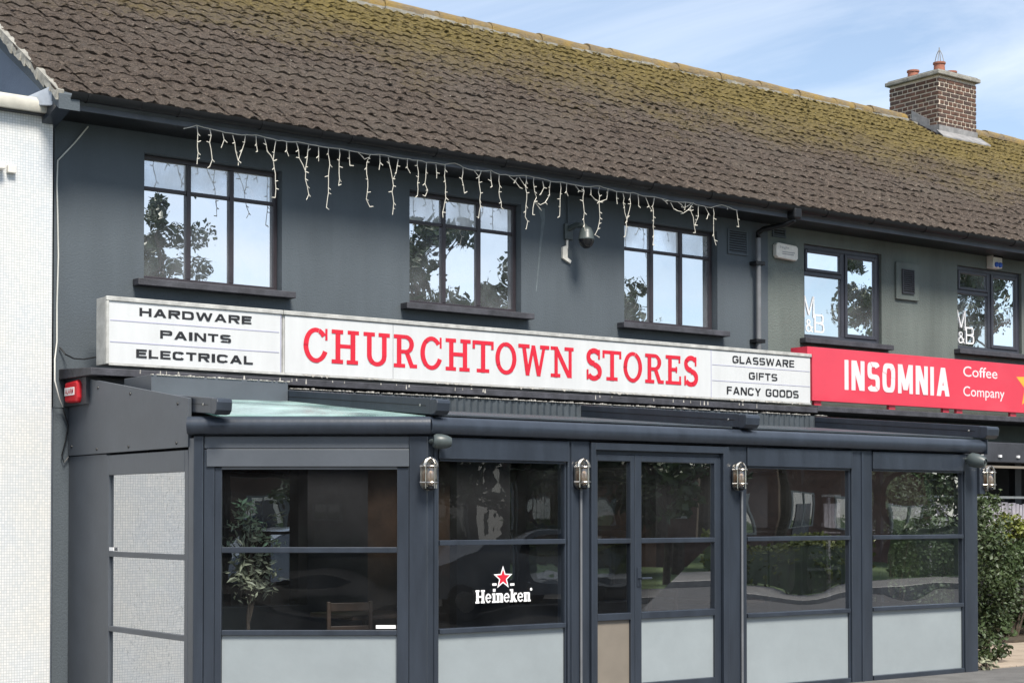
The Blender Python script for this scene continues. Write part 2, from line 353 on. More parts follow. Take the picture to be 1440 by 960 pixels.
# ground floor of the left unit, inside the porch
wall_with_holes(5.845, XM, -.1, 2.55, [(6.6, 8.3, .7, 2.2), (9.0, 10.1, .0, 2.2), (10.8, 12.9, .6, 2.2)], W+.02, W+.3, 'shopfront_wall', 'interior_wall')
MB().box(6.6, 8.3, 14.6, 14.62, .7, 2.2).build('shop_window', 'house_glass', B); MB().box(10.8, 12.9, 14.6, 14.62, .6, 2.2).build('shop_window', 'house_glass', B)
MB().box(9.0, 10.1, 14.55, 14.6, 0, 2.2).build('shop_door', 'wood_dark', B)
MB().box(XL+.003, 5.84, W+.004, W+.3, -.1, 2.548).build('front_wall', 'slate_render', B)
MB().box(XL, XR, YB-.2, YB, 0, 5.2).build('back_wall', 'gable_render', B)
MB().box(XR-.2, XR, W+.31, YB-.21, 0, 5.2).build('end_wall', 'gable_render', B)
gz = lambda y: 5.18+.6*(y-13.87) if y < 19.45 else 5.18+.6*(19.45-13.87)-.6*(y-19.45)
MB().prism([(XL, W+.02, -.1), (XL, YB, -.1), (XL, YB, gz(YB)-.03), (XL, 19.45, gz(19.45)-.03), (XL, W+.02, gz(W)-.03)], (.2, 0, 0)).build('gable_wall', 'gable_render', B)
MB().box(XL+.2, XR-.2, W+.31, YB-.2, 2.6, 2.75).build('upper_floor', 'interior_dark', B)
for x in (9.0, 11.7, XM+.1, 17.6): MB().box(x-.06, x+.06, W+.31, YB-.3, 2.76, 5.2).build('room_wall', 'room_white', B)
MB().box(XL+.25, XR-.3, 17.6, 17.7, 2.76, 5.2).build('room_wall', 'room_white', B)
MB().box(XL+.25, XR-.3, W+.31, 17.59, 5.1, 5.18).build('room_ceiling', 'room_white', B)
# roof underlay
RL = 5.50
mb = MB(); zr = 5.24+.6*(19.45-13.87)
mb.prism([(RL, 13.9, 5.215), (RL, 19.45, zr-.03), (RL, 25.0, 5.2), (RL, 24.9, 5.14), (RL, 19.45, zr-.12), (RL, 13.95, 5.15)], (XR-RL, 0, 0))
roof = mb.build('roof', 'roof_sheet', B)
# tiles -------------------------------------------------------------
TW = .336; TE = .268; NC = 24; NX = int((XR-RL)/TW)
sl_ = Vector((0, 1, .6)).normalized(); nn = Vector((0, -.6, 1)).normalized()
def tile_geo(seed):
    rnd = random.Random(seed); nseg = 14; Lt = TE+.05; vs = []; fs = []
    dz = rnd.uniform(-.005, .007); sk = rnd.uniform(-.010, .010); k = nseg+1; lift = rnd.uniform(.8, 1.3); sh = rnd.uniform(-.3, .3)
    for ri, t_ in enumerate((0, Lt*.12, Lt*.5, Lt)):
        for i in range(k):
            x = TW*i/nseg; c = .5-.5*math.cos(4*math.pi*(i/nseg)+.5+sh); h = c**1.2*.015
            up = (.017+.008*c*lift)*(1-t_/Lt) - (.006 if ri == 0 else 0)
            edge = rnd.uniform(-.016, .016) if ri == 0 else 0
            vs.append(Vector((x, 0, 0)) + sl_*(t_+edge+sk*i/nseg) + nn*(h+up+dz+.012+rnd.uniform(-.007, .007)*(1 if ri < 3 else 0)))
    base = len(vs)
    for i in range(k): vs.append(vs[i] - nn*.045 + sl_*.008)
    for r_ in range(3):
        for i in range(nseg): fs.append((r_*k+i, r_*k+i+1, (r_+1)*k+i+1, (r_+1)*k+i))
    for i in range(nseg): fs.append((i, base+i, base+i+1, i+1))
    fs.append((0, 2*k, base)); fs.append((nseg, base+nseg, 2*k+nseg))
    return vs, fs
GEO = [tile_geo(s) for s in range(16)]
TM = []
for vs, fs in GEO:
    me = bpy.data.meshes.new('roof_tile'); me.from_pydata([tuple(v) for v in vs], [], fs); me.materials.append(MATS['roof_tile'])
    for p in me.polygons: p.use_smooth = True
    me.set_sharp_from_angle(angle=R(50)); TM.append(me)
CH = (23.50, 24.55, 18.84, 19.94)
rest = MB(); cand = []
for c in range(NC):
    cs_ = random.uniform(-.022, .022)
    for i in range(NX):
        o = Vector((RL+i*TW+cs_+random.uniform(-.007, .007), 13.80, 5.205)) + sl_*(.105+c*TE)
        if CH[0]-.25 < o.x < CH[1]-.05 and o.y > CH[2]-.2: continue
        cand.append((o, random.randrange(16)))
vis = []
for o, k in cand:
    v = o-CAM; z = v.dot(FW); px = 720+FPX*v.dot(RT)/z; py = CYP-FPX*v.dot(UP)/z
    vis.append((z if (-30 < px < 1440 and -10 < py) else 999+z, o, k))
vis.sort(key=lambda q: q[0])
for n_, (z, o, k) in enumerate(vis):
    if n_ < 290:
        ob = bpy.data.objects.new('roof_tile', TM[k]); COL.objects.link(ob); ob.parent = roof; ob.matrix_parent_inverse = Matrix.Identity(4)
        ob.location = o
    else:
        vs, fs = GEO[k]; rest.add([v+o for v in vs], fs)
me = bpy.data.meshes.new('far_roof_tiles'); me.from_pydata(rest.v, [], rest.f); me.materials.append(MATS['roof_tile'])
for p in me.polygons: p.use_smooth = True
me.set_sharp_from_angle(angle=R(50))
fo = link('far_roof_tiles', me, roof); fo['kind'] = 'stuff'
mo = MB(); r_ = random.Random(11)
for _ in range(5200):
    x = r_.uniform(RL+.1, 28.5); f = r_.random()**.75; cc = int(f*NC); tq = .105+cc*TE+abs(r_.gauss(0, .035))
    if r_.random() > (.10+.9*f)*(.45+.55*min(1, (x-5)/12)): continue
    if CH[0]-.25 < x < CH[1]+.1 and f > .82: continue
    p = Vector((x, 13.80, 5.205)) + sl_*tq + nn*(.052+r_.uniform(-.006, .008)); q = r_.uniform(.010, .030)
    a_, b_, c_ = q*r_.uniform(.8, 1.8), q*r_.uniform(.7, 1.3), q*r_.uniform(.35, .7)
    ex = Vector((1, 0, 0)); vs = [p+ex*a_, p-ex*a_, p+sl_*b_, p-sl_*b_, p+nn*c_, p-nn*c_*.5]
    mo.add(vs, [(0,2,4),(2,1,4),(1,3,4),(3,0,4),(2,0,5),(1,2,5),(3,1,5),(0,3,5)])
me = bpy.data.meshes.new('moss_cushions'); me.from_pydata(mo.v, [], mo.f); me.materials.append(MATS['roof_tile'])
for p in me.polygons: p.use_smooth = True
mo_ = link('moss_cushions', me, roof); mo_['kind'] = 'stuff'
# the back slope is out of view: plain sheet is the underlay itself
# ridge tiles
x = RL; i = 0
zrt = 5.205 + .6*(19.45-13.80)
while x < XR-.2:
    if not (CH[0]-.35 < x < CH[1]):
        mb = MB(); n = 8; L_ = .45; pr = []
        dy = random.uniform(-.012, .012); dz = random.uniform(-.01, .01)
        for e in (0, L_):
            for j in range(n+1):
                a = math.pi*(-.08 + 1.16*j/n)
                pr.append((x+e, 19.45+dy-.15*math.cos(a), zrt-.02+dz+.115*math.sin(a)+(.012 if e == 0 else 0)))
        mb.add(pr, [(j, j+1, n+1+j+1, n+1+j) for j in range(n)] + [tuple(range(n+1)), tuple(range(n+1, 2*n+2))])
        mb.build('ridge_tile', 'ridge_tile', roof, smooth=True)
    x += .455; i += 1
# mortar bedding under the ridge, rough
mb = MB(); x = RL
while x < CH[0]-.3:
    d = random.uniform(.12, .3); mb.box(x, x+d, 19.45-.185-random.uniform(0, .03), 19.45-.1, zrt-.12, zrt-.055+random.uniform(-.015, .02)); x += d+.004
mb.build('ridge_mortar', 'concrete', roof)
# verge: bargeboard edge and mortar along the left rake
mb = MB()
mb.prism([(RL-.005, 13.84, 5.10), (RL-.005, 19.45, zr-.22), (RL-.005, 19.45, zr-.02), (RL-.005, 13.84, 5.23)], (.19, 0, 0))
mb.build('verge_board', 'slate_render', B)
mb = MB(); y = 13.85
while y < 19.4:
    d = random.uniform(.05, .16); z0 = 5.205+.6*(y-13.8)
    mb.prism([(RL-.02-random.uniform(0, .02), y, z0-.03-random.uniform(0, .05)), (RL-.02, y+d, z0+.6*d-.03-random.uniform(0, .04)), (RL-.012, y+d, z0+.6*d+.035), (RL-.012, y, z0+.03)], (.06, 0, 0)); y += d*.98
mb.build('verge_mortar', 'concrete', B)
# fascia, soffit, gutter
MB().box(RL+.13, XR, 13.93, 13.955, 5.13, 5.235).build('fascia', 'fascia_paint', B, bevel=.004)
MB().box(RL+.13, XR, 13.955, W-.002, 5.135, 5.15).build('soffit', 'gutter_black', B)  # coloured near black to deepen the shade under the eaves
MB().prism([(RL+.005, 13.935, 5.13), (RL+.005, W-.01, 5.13-.12), (RL+.005, W-.01, 5.28), (RL+.005, 13.88, 5.24)], (.14, 0, 0)).build('eaves_box_end', 'porch_paint', B)
MB().prism([(RL-.15, 14.3, 5.255), (RL, 13.98, 5.33), (RL, 14.0, 5.16), (RL-.15, 14.3, 5.2)], (.0, .05, .0)).build('flashing', 'zinc', B)
def gutter(x0, x1):
    mb = MB(); n = 8; pr = []
    for xx in (x0, x1):
        for r_ in (.066, .060):
            for j in range(n+1):
                a = math.pi*(1+j/n); pr.append((xx, 13.862+r_*math.cos(a), 5.258+r_*1.0*math.sin(a)))
    k = n+1; fs = []
    for j in range(n): fs += [(j, j+1, 2*k+j+1, 2*k+j), (k+j, k+j+1, 3*k+j+1, 3*k+j)]
    fs += [(0, k, 3*k, 2*k), (n, k+n, 3*k+n, 2*k+n)] + [(j, j+1, k+j+1, k+j) for j in range(n)] + [(2*k+j, 2*k+j+1, 3*k+j+1, 3*k+j) for j in range(n)]
    return mb.add(pr, fs)
xs = [5.60, 6.25, 8.1, 10.0, 12.0, 14.55]
for a, b in zip(xs, xs[1:]+[XR]): gutter(a, b-.004).build('gutter', 'gutter_black', B, smooth=True)
x = 5.75
while x < XR-1:
    mb = MB(); pr = [(13.862+.074*math.cos(math.pi*(1+j/8)), 5.259+.074*math.sin(math.pi*(1+j/8))) for j in range(9)] + [(13.862+.066*math.cos(math.pi*(2-j/8)), 5.259+.066*math.sin(math.pi*(2-j/8))) for j in range(9)]
    mb.prism([(x, p[0], p[1]) for p in pr], (random.choice((.02, .02, .09)), 0, 0)); mb.build('gutter_bracket', 'gutter_black', B); x += .92+random.uniform(-.1, .1)
# downpipe; its swan neck is coloured black to stand for the eaves shadow
MB().tube([(14.62, 13.87, 5.25), (14.62, 13.87, 5.09), (14.57, 14.0, 5.05), (14.49, 14.25, 5.03), (14.475, 14.32, 4.99), (14.475, 14.32, 4.93)], .033, 10).build('shaded_swan_neck', 'gutter_black', B, smooth=True)
dp = MB(); dp.tube([(14.475, 14.32, 4.929), (14.475, 14.32, 2.95)], .032, 10)
d_ = dp.build('downpipe', 'pipe_grey', B, smooth=True)
MB().box(14.56, 14.69, 13.80, 13.93, 5.11, 5.24).build('gutter_outlet', 'gutter_black', B, bevel=.02)
for z in (4.60, 3.66): MB().box(14.40, 14.55, 14.275, 14.398, z, z+.045).build('pipe_clip', 'gutter_black', B, bevel=.006)

# ---- windows
def make_window(x0, x1, z0, z1, kind, lab):
    yg = W+.125 if kind == 'steel' else W+.075
    fm = 'steel_frame' if kind == 'steel' else 'upvc_dark'
    fr = MB(); t = .045 if kind == 'steel' else .055
    fr.box(x0+.002, x0+t, yg-.03, yg+.04, z0+.002, z1-.002); fr.box(x1-t, x1-.002, yg-.03, yg+.04, z0+.002, z1-.002)
    fr.box(x0+t, x1-t, yg-.03, yg+.04, z0+.002, z0+t); fr.box(x0+t, x1-t, yg-.03, yg+.04, z1-t, z1-.002)
    win = fr.build('window', fm, B, bevel=.004); win['label'] = lab
    panes = []
    if kind == 'steel':
        zt = z0+.735*(z1-z0); ws = (x1-x0-2*t)/3
        for i in (1, 2):
            xm = x0+t+ws*i; MB().box(xm-.022, xm+.022, yg-.034, yg+.036, z0+t+.001, z1-t-.001).build('mullion', fm, win, bevel=.004)
        for i in range(3):
            a = x0+t+ws*i+(.022 if i else 0); b = x0+t+ws*(i+1)-(.022 if i < 2 else 0)
            MB().box(a+.001, b-.001, yg-.026, yg+.03, zt-.016, zt+.016).build('transom', fm, win, bevel=.003)
            for lo, hi, gm in ((z0+t, zt-.016, 'window_glass'), (zt+.016, z1-t, 'fanlight_glass')):
                # each light sits at its own slight angle
                j1, j2 = random.uniform(-.0015, .0015), random.uniform(-.0015, .0015)
                MB().add([(a,yg+j1,lo),(b,yg+j2,lo),(b,yg+j2+.002,hi),(a,yg+j1+.002,hi)], [(0,1,2,3)]).build('pane', gm, win)
        MB().box(x0-.11, x1+.09, W-.125, yg-.035, z0-.075, z0-.012).build('sill', 'ledge_paint', win, bevel=.006)
    else:
        xm = x0+.52*(x1-x0); zt = z0+.70*(z1-z0)
        MB().box(xm-.025, xm+.03, yg-.03, yg+.04, z0+t+.001, z1-t-.001).build('mullion', fm, win, bevel=.004)
        MB().box(x0+t+.001, xm-.026, yg-.028, yg+.038, zt-.03, zt+.02).build('transom', fm, win, bevel=.004)
        for a, b, c, d, k in ((xm+.03, x1-t, z0+t, z1-t, .05), (x0+t, xm-.025, zt+.02, z1-t, .04)):     # opening sashes
            q = MB(); q.box(a+.002, a+k, yg-.045, yg+.01, c+.002, d-.002); q.box(b-k, b-.002, yg-.045, yg+.01, c+.002, d-.002); q.box(a+k, b-k, yg-.045, yg+.01, c+.002, c+k); q.box(a+k, b-k, yg-.045, yg+.01, d-k, d-.002)
            q.build('sash', fm, win, bevel=.006)
            j1 = random.uniform(-.001, .001)
            MB().add([(a+k,yg-.02+j1,c+k),(b-k,yg-.02,c+k),(b-k,yg-.02,d-k),(a+k,yg-.02+j1,d-k)], [(0,1,2,3)]).build('pane', 'window_glass', win)
        MB().add([(x0+t,yg,z0+t),(xm-.025,yg,z0+t),(xm-.025,yg,zt-.03),(x0+t,yg,zt-.03)], [(0,1,2,3)]).build('pane', 'window_glass', win)
        MB().box(x0-.08, x1+.12, W-.10, yg-.032, z0-.07, z0-.006).build('sill', 'ledge_paint', win, bevel=.006)
    return win
labs = ['leftmost steel window under the fairy lights', 'middle steel window reflecting dark trees', 'right steel window with a pale curtain', 'dark plastic window above the pink sign with white letters', 'rightmost dark plastic window with white letters']
WN = [make_window(*h, 'steel' if i < 3 else 'upvc', labs[i]) for i, h in enumerate(wins)]
for i in range(3):   # pale roller blinds behind the fanlights
    a, b, c, d = wins[i]; MB().box(a-.05, b+.05, W+.20, W+.205, c+.68*(d-c), d+.03).build('blind', 'blind', WN[i])
MB().box(wins[0][0]-.04, wins[0][1]+.04, W+.33, W+.335, 3.7, 4.8).build('net_curtain', 'blind', WN[0])
mb = MB(); n = 40; pts = [(13.60+.27*i/n, W+.22+.018*math.sin(i*1.1)) for i in range(n+1)]
for (xa, ya), (xb, yb) in zip(pts, pts[1:]): mb.add([(xa,ya,3.72),(xb,yb,3.72),(xb,yb,5.0),(xa,ya,5.0)], [(0,1,2,3)])
mb.build('curtain', 'curtain', WN[2], smooth=True)
# ---- vents
def vent(x0, x1, z0, z1, m, frame=.02, plate=None):
    q = MB(); q.box(x0, x0+frame, W-.02, W-.001, z0, z1); q.box(x1-frame, x1, W-.02, W-.001, z0, z1); q.box(x0+frame, x1-frame, W-.02, W-.001, z0, z0+frame); q.box(x0+frame, x1-frame, W-.02, W-.001, z1-frame, z1)
    v = q.build('air_vent', m, B); n = int((z1-z0-2*frame)/.026)
    for i in range(n):
        z = z0+frame+(i+.5)*(z1-z0-2*frame)/n
        MB().prism([(x0+frame, W-.004, z-.004), (x0+frame, W-.017, z-.012), (x0+frame, W-.017, z-.004), (x0+frame, W-.004, z+.008)], (x1-x0-2*frame, 0, 0)).build('slat', m, v)
    MB().box(x0+frame, x1-frame, W-.003, W-.001, z0+frame, z1-frame).build('backing', 'interior_dark', v)
    return v
vent(14.03, 14.36, 4.71, 5.01, 'slate_render'); vent(14.79, 15.02, 4.99, 5.10, 'slate_render')
MB().box(17.06, 17.51, W-.03, W-.0, 4.40, 4.885).build('vent_plate', 'green_render', B, bevel=.006)
W_ = W; W = W-.03; vent(17.16, 17.40, 4.48, 4.80, 'timber_dark', .012); W = W_
mat('streak', (.125, .15, .165), .85, .2, 8)
mb = MB(); P0 = [onY(761, 292, W-.002), onY(764, 310, W-.002), onY(760, 345, W-.002), onY(754, 410, W-.002)]; wd = [.05, .022, .014, .006]
for i in range(3): mb.add([P0[i]-Vector((wd[i], 0, 0)), P0[i]+Vector((wd[i], 0, 0)), P0[i+1]+Vector((wd[i+1], 0, 0)), P0[i+1]-Vector((wd[i+1], 0, 0))], [(0,1,2,3)])
mb.build('paint_streak', 'streak', B)
# ---- canopy ledge
MB().prism([(XL+.05, W-.002, 2.80), (XL+.07, 13.72, 2.80), (XL+.07, 13.72, 2.865), (XL+.05, W-.002, 2.895)], (14.86-XL-.07, 0, 0)).build('canopy_ledge', 'ledge_paint', B, bevel=.006)
MB().prism([(14.865, W-.002, 2.82), (14.865, 13.72, 2.82), (14.865, 13.72, 2.885), (14.865, W-.002, 2.915)], (XR-14.9, 0, 0)).build('canopy_ledge', 'ledge_paint', B, bevel=.006)
MB().box(XL+.1, 14.84, W-.5, W-.003, 2.56, 2.798).build('canopy_soffit', 'timber_dark', B)
# drips of old paint and droppings on the ledge
mb = MB()
for i in range(34):
    xx = random.uniform(6.0, 14.7); h = random.uniform(.012, .055); ww = random.uniform(.004, .012)
    mb.add([(xx-ww*.4, 13.7175, 2.866), (xx+ww*.4, 13.7175, 2.866), (xx+ww, 13.7175, 2.866-h), (xx-ww, 13.7175, 2.866-h)], [(0,1,2,3)])
o = mb.build('paint_drip', 'ripped_white', B); o['kind'] = 'stuff'

# ---- chimney
chm = MB().box(CH[0]+.008, CH[1]-.008, CH[2]+.008, CH[3]-.008, 8.0, 9.30).build('chimney', 'mortar', B)
bm_s = {}
def brick_obj(x, y, z, lx, ly):
    key = (round(lx, 3), round(ly, 3), random.choice((0, 1, 2)))
    if key not in bm_s:
        bm_s[key] = MB().box(-lx/2, lx/2, -ly/2, ly/2, -.027, .027).mesh('brick', 'brick_brown' if key[2] else 'brick_dark')
    o = bpy.data.objects.new('brick', bm_s[key]); COL.objects.link(o); o.parent = chm; o.matrix_parent_inverse = Matrix.Identity(4)
    o.location = (x, y, z)
courses = 15
for c in range(courses):
    z = 8.13 + .078*c
    if z > 9.27: break
    hd = (c % 4 == 1)
    for face in ('front', 'left'):
        a0, a1 = (CH[0], CH[1]) if face == 'front' else (CH[2], CH[3])
        p = .1175 if hd else .235; bl = p-.024; s = a0 - (.0 if (c % 2 == 0) else p/2) + (0 if face == 'front' else .05)
        while s < a1-.02:
            b0, b1 = max(s, a0+.004), min(s+bl, a1-.004)
            if b1-b0 > .045:
                zz = zrt - abs((CH[2] if face == 'front' else (b0+b1)/2)-19.45)*.6
                if z > zz-.05:
                    if face == 'front': brick_obj((b0+b1)/2, CH[2]+.012, z, round(b1-b0, 3), .03)
                    else: brick_obj(CH[0]+.012, (b0+b1)/2, z, .03, round(b1-b0, 3))
            s += p
MB().box(CH[0]-.06, CH[1]+.06, CH[2]-.06, CH[3]+.06, 9.30, 9.375).build('chimney_cap', 'concrete', chm, bevel=.015)
MB().prism([(CH[0]-.02, CH[2]-.02, 9.376), (CH[1]+.02, CH[2]-.02, 9.376), (CH[1]+.02, CH[3]+.02, 9.376), (CH[0]-.02, CH[3]+.02, 9.376)], (0, 0, .02)).build('flaunching', 'concrete', chm)
for j, (x, y, h) in enumerate(((23.82, 19.66, .20), (23.88, 19.12, .24), (24.3, 19.2, .16))):
    q = MB().lathe((x, y, 9.39), (0, 0, 1), [(0, .105), (h-.03, .095), (h-.03, .112), (h, .112), (h, .08), (h-.05, .08)], 16); pt = q.build('chimney_pot', 'terracotta', chm, smooth=True)
    if j == 1:
        c_ = MB()
        for k in range(4):
            a = k*math.pi/2+.4; c_.tube([(x+.085*math.cos(a), y+.085*math.sin(a), 9.39+h), (x+.05*math.cos(a), y+.05*math.sin(a), 9.39+h+.14), (x+.012*math.cos(a), y+.012*math.sin(a), 9.39+h+.22)], .007, 5)
        c_.tube([(x, y, 9.39+h+.2), (x, y, 9.39+h+.27)], .01, 5); c_.build('wire_cowl', 'lead', chm)
zf = zrt - .6*(19.45-CH[2])
MB().prism([(CH[0]-.01, CH[2]-.012, zf+.02), (CH[1]+.02, CH[2]-.012, zf+.02), (CH[1]+.02, CH[2]-.012, zf+.19), (CH[0]-.01, CH[2]-.012, zf+.19)], (0, .01, 0)).build('flashing', 'lead', chm)
MB().prism([(CH[0]-.15, CH[2]-.22, zf-.085), (CH[1]+.12, CH[2]-.22, zf-.085), (CH[1]+.1, CH[2], zf+.075), (CH[0]-.06, CH[2], zf+.075)], (0, -.0, .025)).build('flashing', 'lead', chm)
for k in range(3):
    y0 = CH[2]-.012+k*.2; z0 = zf+.02+k*.12
    MB().prism([(CH[0]-.012, y0, z0), (CH[0]-.012, y0+.2, z0+.12), (CH[0]-.012, y0+.2, z0+.29 if k else z0+.19), (CH[0]-.012, y0, z0+.17)], (.012, 0, 0)).build('flashing', 'lead', chm)
for z in (9.13, 8.78):
    q = MB(); q.tube([(CH[1]-.02, 19.2, z), (CH[1]+.14, 19.15, z)], .008, 5); q.tube([(CH[1]+.09, 19.0, z-.03), (CH[1]+.09, 19.3, z-.03)], .006, 5); q.tube([(CH[1]+.13, 19.05, z), (CH[1]+.13, 19.25, z)], .006, 5); q.build('aerial_bracket', 'lead', chm)

# ------------------------------------------------------------------ white neighbour
NB = thing('mosaic_building', 'white mosaic tiled flat roofed building at the left edge', 'building', (0, 14.25, 0))
MB().box(-8, XL-.075, 14.25, 24, -.1, 5.11).build('wall', 'mosaic_white', NB)
mb = MB(); pr = [(14.15, 5.12), (14.135, 5.15), (14.135, 5.21), (14.16, 5.245), (14.22, 5.255), (14.6, 5.255), (14.6, 5.12)]
mb.prism([(-8, p[0], p[1]) for p in pr], (8+XL-.10, 0, 0)); mb.build('coping', 'cream_coping', NB, smooth=True)
MB().box(-8, XL-.08, 14.19, 14.249, 5.105, 5.119).build('coping_lip', 'timber_dark', NB)
MB().box(-7.9, XL-.2, 14.61, 23.9, 5.05, 5.11).build('flat_roof', 'roof_sheet', NB)
q = MB().box(5.185, 5.26, 14.2, 14.249, 4.565, 4.635); q.build('junction_box', 'alarm_white', NB, bevel=.006)
MB().box(5.09, 5.15, 14.16, 14.249, 4.58, 4.64).build('junction_box', 'alarm_white', NB, bevel=.01)
# smear stain where a sticker was
# ------------------------------------------------------------------ shop sign
SY = 13.85
SG = thing('shop_sign', 'long white box sign reading CHURCHTOWN STORES in red letters', 'sign', (5.93, SY, 2.91))
MB().box(5.935, 7.695, SY+.004, SY+.2, 2.912, 3.505).build('sign_box', 'sign_edge', SG, bevel=.004)
MB().box(7.70, 14.875, SY+.004, SY+.2, 2.912, 3.498).build('sign_box', 'sign_edge', SG, bevel=.004)
for a, b, zt in ((5.965, 7.67, 3.47), (7.72, 8.925, 3.465), (8.93, 13.225, 3.465), (13.235, 14.86, 3.465)):
    MB().box(a, b, SY-.008, SY+.003, 2.925, zt).build('sign_panel', 'sign_white', SG)
for z in (3.303, 3.113): MB().box(5.975, 7.655, SY-.011, SY-.0085, z-.004, z+.004).build('divider', 'sign_line', SG)
for z in (3.300, 3.120): MB().box(13.245, 14.852, SY-.011, SY-.0085, z-.0035, z+.0035).build('divider', 'sign_line', SG)
MB().box(7.671, 7.679, SY-.010, SY+.003, 2.925, 3.48).build('divider', 'sign_line', SG); MB().box(13.2255, 13.2345, SY-.010, SY+.003, 2.925, 3.465).build('divider', 'sign_line', SG)
for a, b in ((5.935, 7.695), (7.70, 14.875)):
    MB().box(a, b, SY-.022, SY+.003, 3.472, 3.512).build('top_trim', 'sign_edge', SG, bevel=.005)
MB().box(5.936, 5.962, SY-.02, SY+.003, 2.915, 3.47).build('side_trim', 'sign_edge', SG, bevel=.005)
MB().box(5.963, 14.87, SY-.015, SY+.003, 2.903, 2.922).build('bottom_trim', 'sign_edge', SG, bevel=.004)
mb = MB()    # torn bottom edge of the vinyl
x = 7.8
while x < 14.8:
    d = random.uniform(.015, .12)
    if random.random() < .45: mb.add([(x, SY-.0165, 2.921), (x+d, SY-.0165, 2.921), (x+d*random.uniform(.5, .9), SY-.0175, 2.912-random.uniform(0, .02)), (x+d*.3, SY-.0175, 2.912-random.uniform(-.004, .016))], [(0,1,2,3)])
    x += d
o = mb.build('torn_vinyl', 'ripped_white', SG); o['kind'] = 'stuff'
YB_ = SY-.0095
# --- slab-serif alphabet
class Glyph:
    def __init__(s): s.q = []
    def quad(s, *p): s.q.append(p)
    def rect(s, x0, x1, z0, z1): s.q.append(((x0,z0),(x1,z0),(x1,z1),(x0,z1)))
    def ring(s, cx, cz, rx, rz, tx, tz, a0, a1, n=20):
        for i in range(n):
            a, b = R(a0+(a1-a0)*i/n), R(a0+(a1-a0)*(i+1)/n)
            s.q.append(((cx+rx*math.cos(a), cz+rz*math.sin(a)), (cx+rx*math.cos(b), cz+rz*math.sin(b)), (cx+(rx-tx)*math.cos(b), cz+(rz-tz)*math.sin(b)), (cx+(rx-tx)*math.cos(a), cz+(rz-tz)*math.sin(a))))
    def line(s, x0, z0, x1, z1, t): s.q.append(((x0-t/2,z0),(x0+t/2,z0),(x1+t/2,z1),(x1-t/2,z1)))
def glyph(ch, w, H, st=None, ht=None):
    g = Glyph(); st = st or .166*H; ht = ht or .118*H; sf = .085*H
    if ch == 'C':
        g.ring(w*.52, H/2, w*.52, H*.515, st, ht*1.1, 38, 338, 34); g.rect(w-.075*H, w, .66*H, 1.0*H)
    elif ch == 'O': g.ring(w/2, H/2, w/2, H*.515, st, ht*1.1, 0, 360, 40)
    elif ch in 'H':
        for x in (.14*w, .86*w-st): g.rect(x, x+st, 0, H); g.rect(x-.14*w, x+st+.10*w, 0, ht); g.rect(x-.14*w if x < w/2 else x-.10*w, x+st+(.10*w if x < w/2 else .14*w), H-ht, H)
        g.rect(.14*w+st, .86*w-st, .46*H, .46*H+ht)
    elif ch == 'U':
        for x in (.13*w, .87*w-st): g.rect(x, x+st, .30*H, H); g.rect(x-.13*w, x+st+.12*w, H-ht, H)
        g.ring(w/2, .32*H, .37*w, .33*H, st, ht*1.1, 180, 360, 20)
    elif ch == 'R':
        x = .13*w; g.rect(x, x+st, 0, H); g.rect(0, x+st+.16*w, 0, ht); g.rect(0, .5*w, H-ht, H); g.rect(x+st, .5*w, .43*H, .43*H+ht)
        g.ring(.5*w, .715*H, .36*w, .285*H, st, ht, -90, 90, 18); g.line(.80*w, 0, .56*w, .46*H, st*1.05); g.rect(.80*w-st*.52, w, 0, ht)
    elif ch == 'T':
        g.rect(w/2-st/2, w/2+st/2, 0, H); g.rect(0, w, H-ht, H); g.rect(0, sf*1.1, .74*H, H); g.rect(w-sf*1.1, w, .74*H, H); g.rect(w*.20, w*.80, 0, ht)
    elif ch == 'W':
        t = st*.92; g.line(.17*w, H, .30*w, 0, t); g.line(.48*w, .98*H, .30*w, 0, t*.8); g.line(.48*w, .98*H, .66*w, 0, t); g.line(.84*w, H, .66*w, 0, t*.8)
        g.rect(0, .36*w, H-ht, H); g.rect(.70*w, w, H-ht, H)
    elif ch == 'N':
        t = st*.8; g.rect(.16*w, .16*w+t, 0, H); g.rect(.78*w, .78*w+t, 0, H); g.line(.20*w, H, .83*w, 0, st*1.15); g.rect(0, .26*w, H-ht, H); g.rect(0, .42*w, 0, ht); g.rect(.60*w, w, H-ht, H)
    elif ch == 'E':
        x = .16*w; g.rect(x, x+st, 0, H); g.rect(0, w, 0, ht); g.rect(0, .95*w, H-ht, H); g.rect(x+st, .74*w, .46*H, .46*H+ht); g.rect(w-sf, w, 0, .30*H); g.rect(.95*w-sf, .95*w, .74*H, H); g.rect(.74*w-sf*.8, .74*w, .40*H, .62*H)
    elif ch == 'S':
        P = [];  rx = w/2-st*.42
        for i in range(20): a = R(30+(240)*i/19); P.append((w/2+rx*math.cos(a)*.98, .745*H+(.255*H-ht*.35)*math.sin(a)))
        for i in range(21): a = R(90-(240)*i/20); P.append((w/2+rx*math.cos(a)*1.02, .265*H+(.265*H-ht*.35)*math.sin(a)))
        for i in range(len(P)-1):
            (x0, z0), (x1, z1) = P[i], P[i+1]; d = math.hypot(x1-x0, z1-z0) or 1; nx, nz_ = -(z1-z0)/d, (x1-x0)/d
            def th(k):
                a = abs((k-20)/20.); return (st*.56 if a < .35 else st*.50)
            t0, t1 = th(i), th(i+1); t0 = t1 = (t0+t1)/2
            e = .012*H; x1 += (x1-x0)/d*e; z1 += (z1-z0)/d*e
            g.quad((x0+nx*t0, z0+nz_*t0), (x0-nx*t0, z0-nz_*t0), (x1-nx*t1, z1-nz_*t1), (x1+nx*t1, z1+nz_*t1))
        g.rect(w*.90-sf*.9, w*.90, .68*H, 1.0*H); g.rect(0, sf*.9, 0, .33*H)
    return g
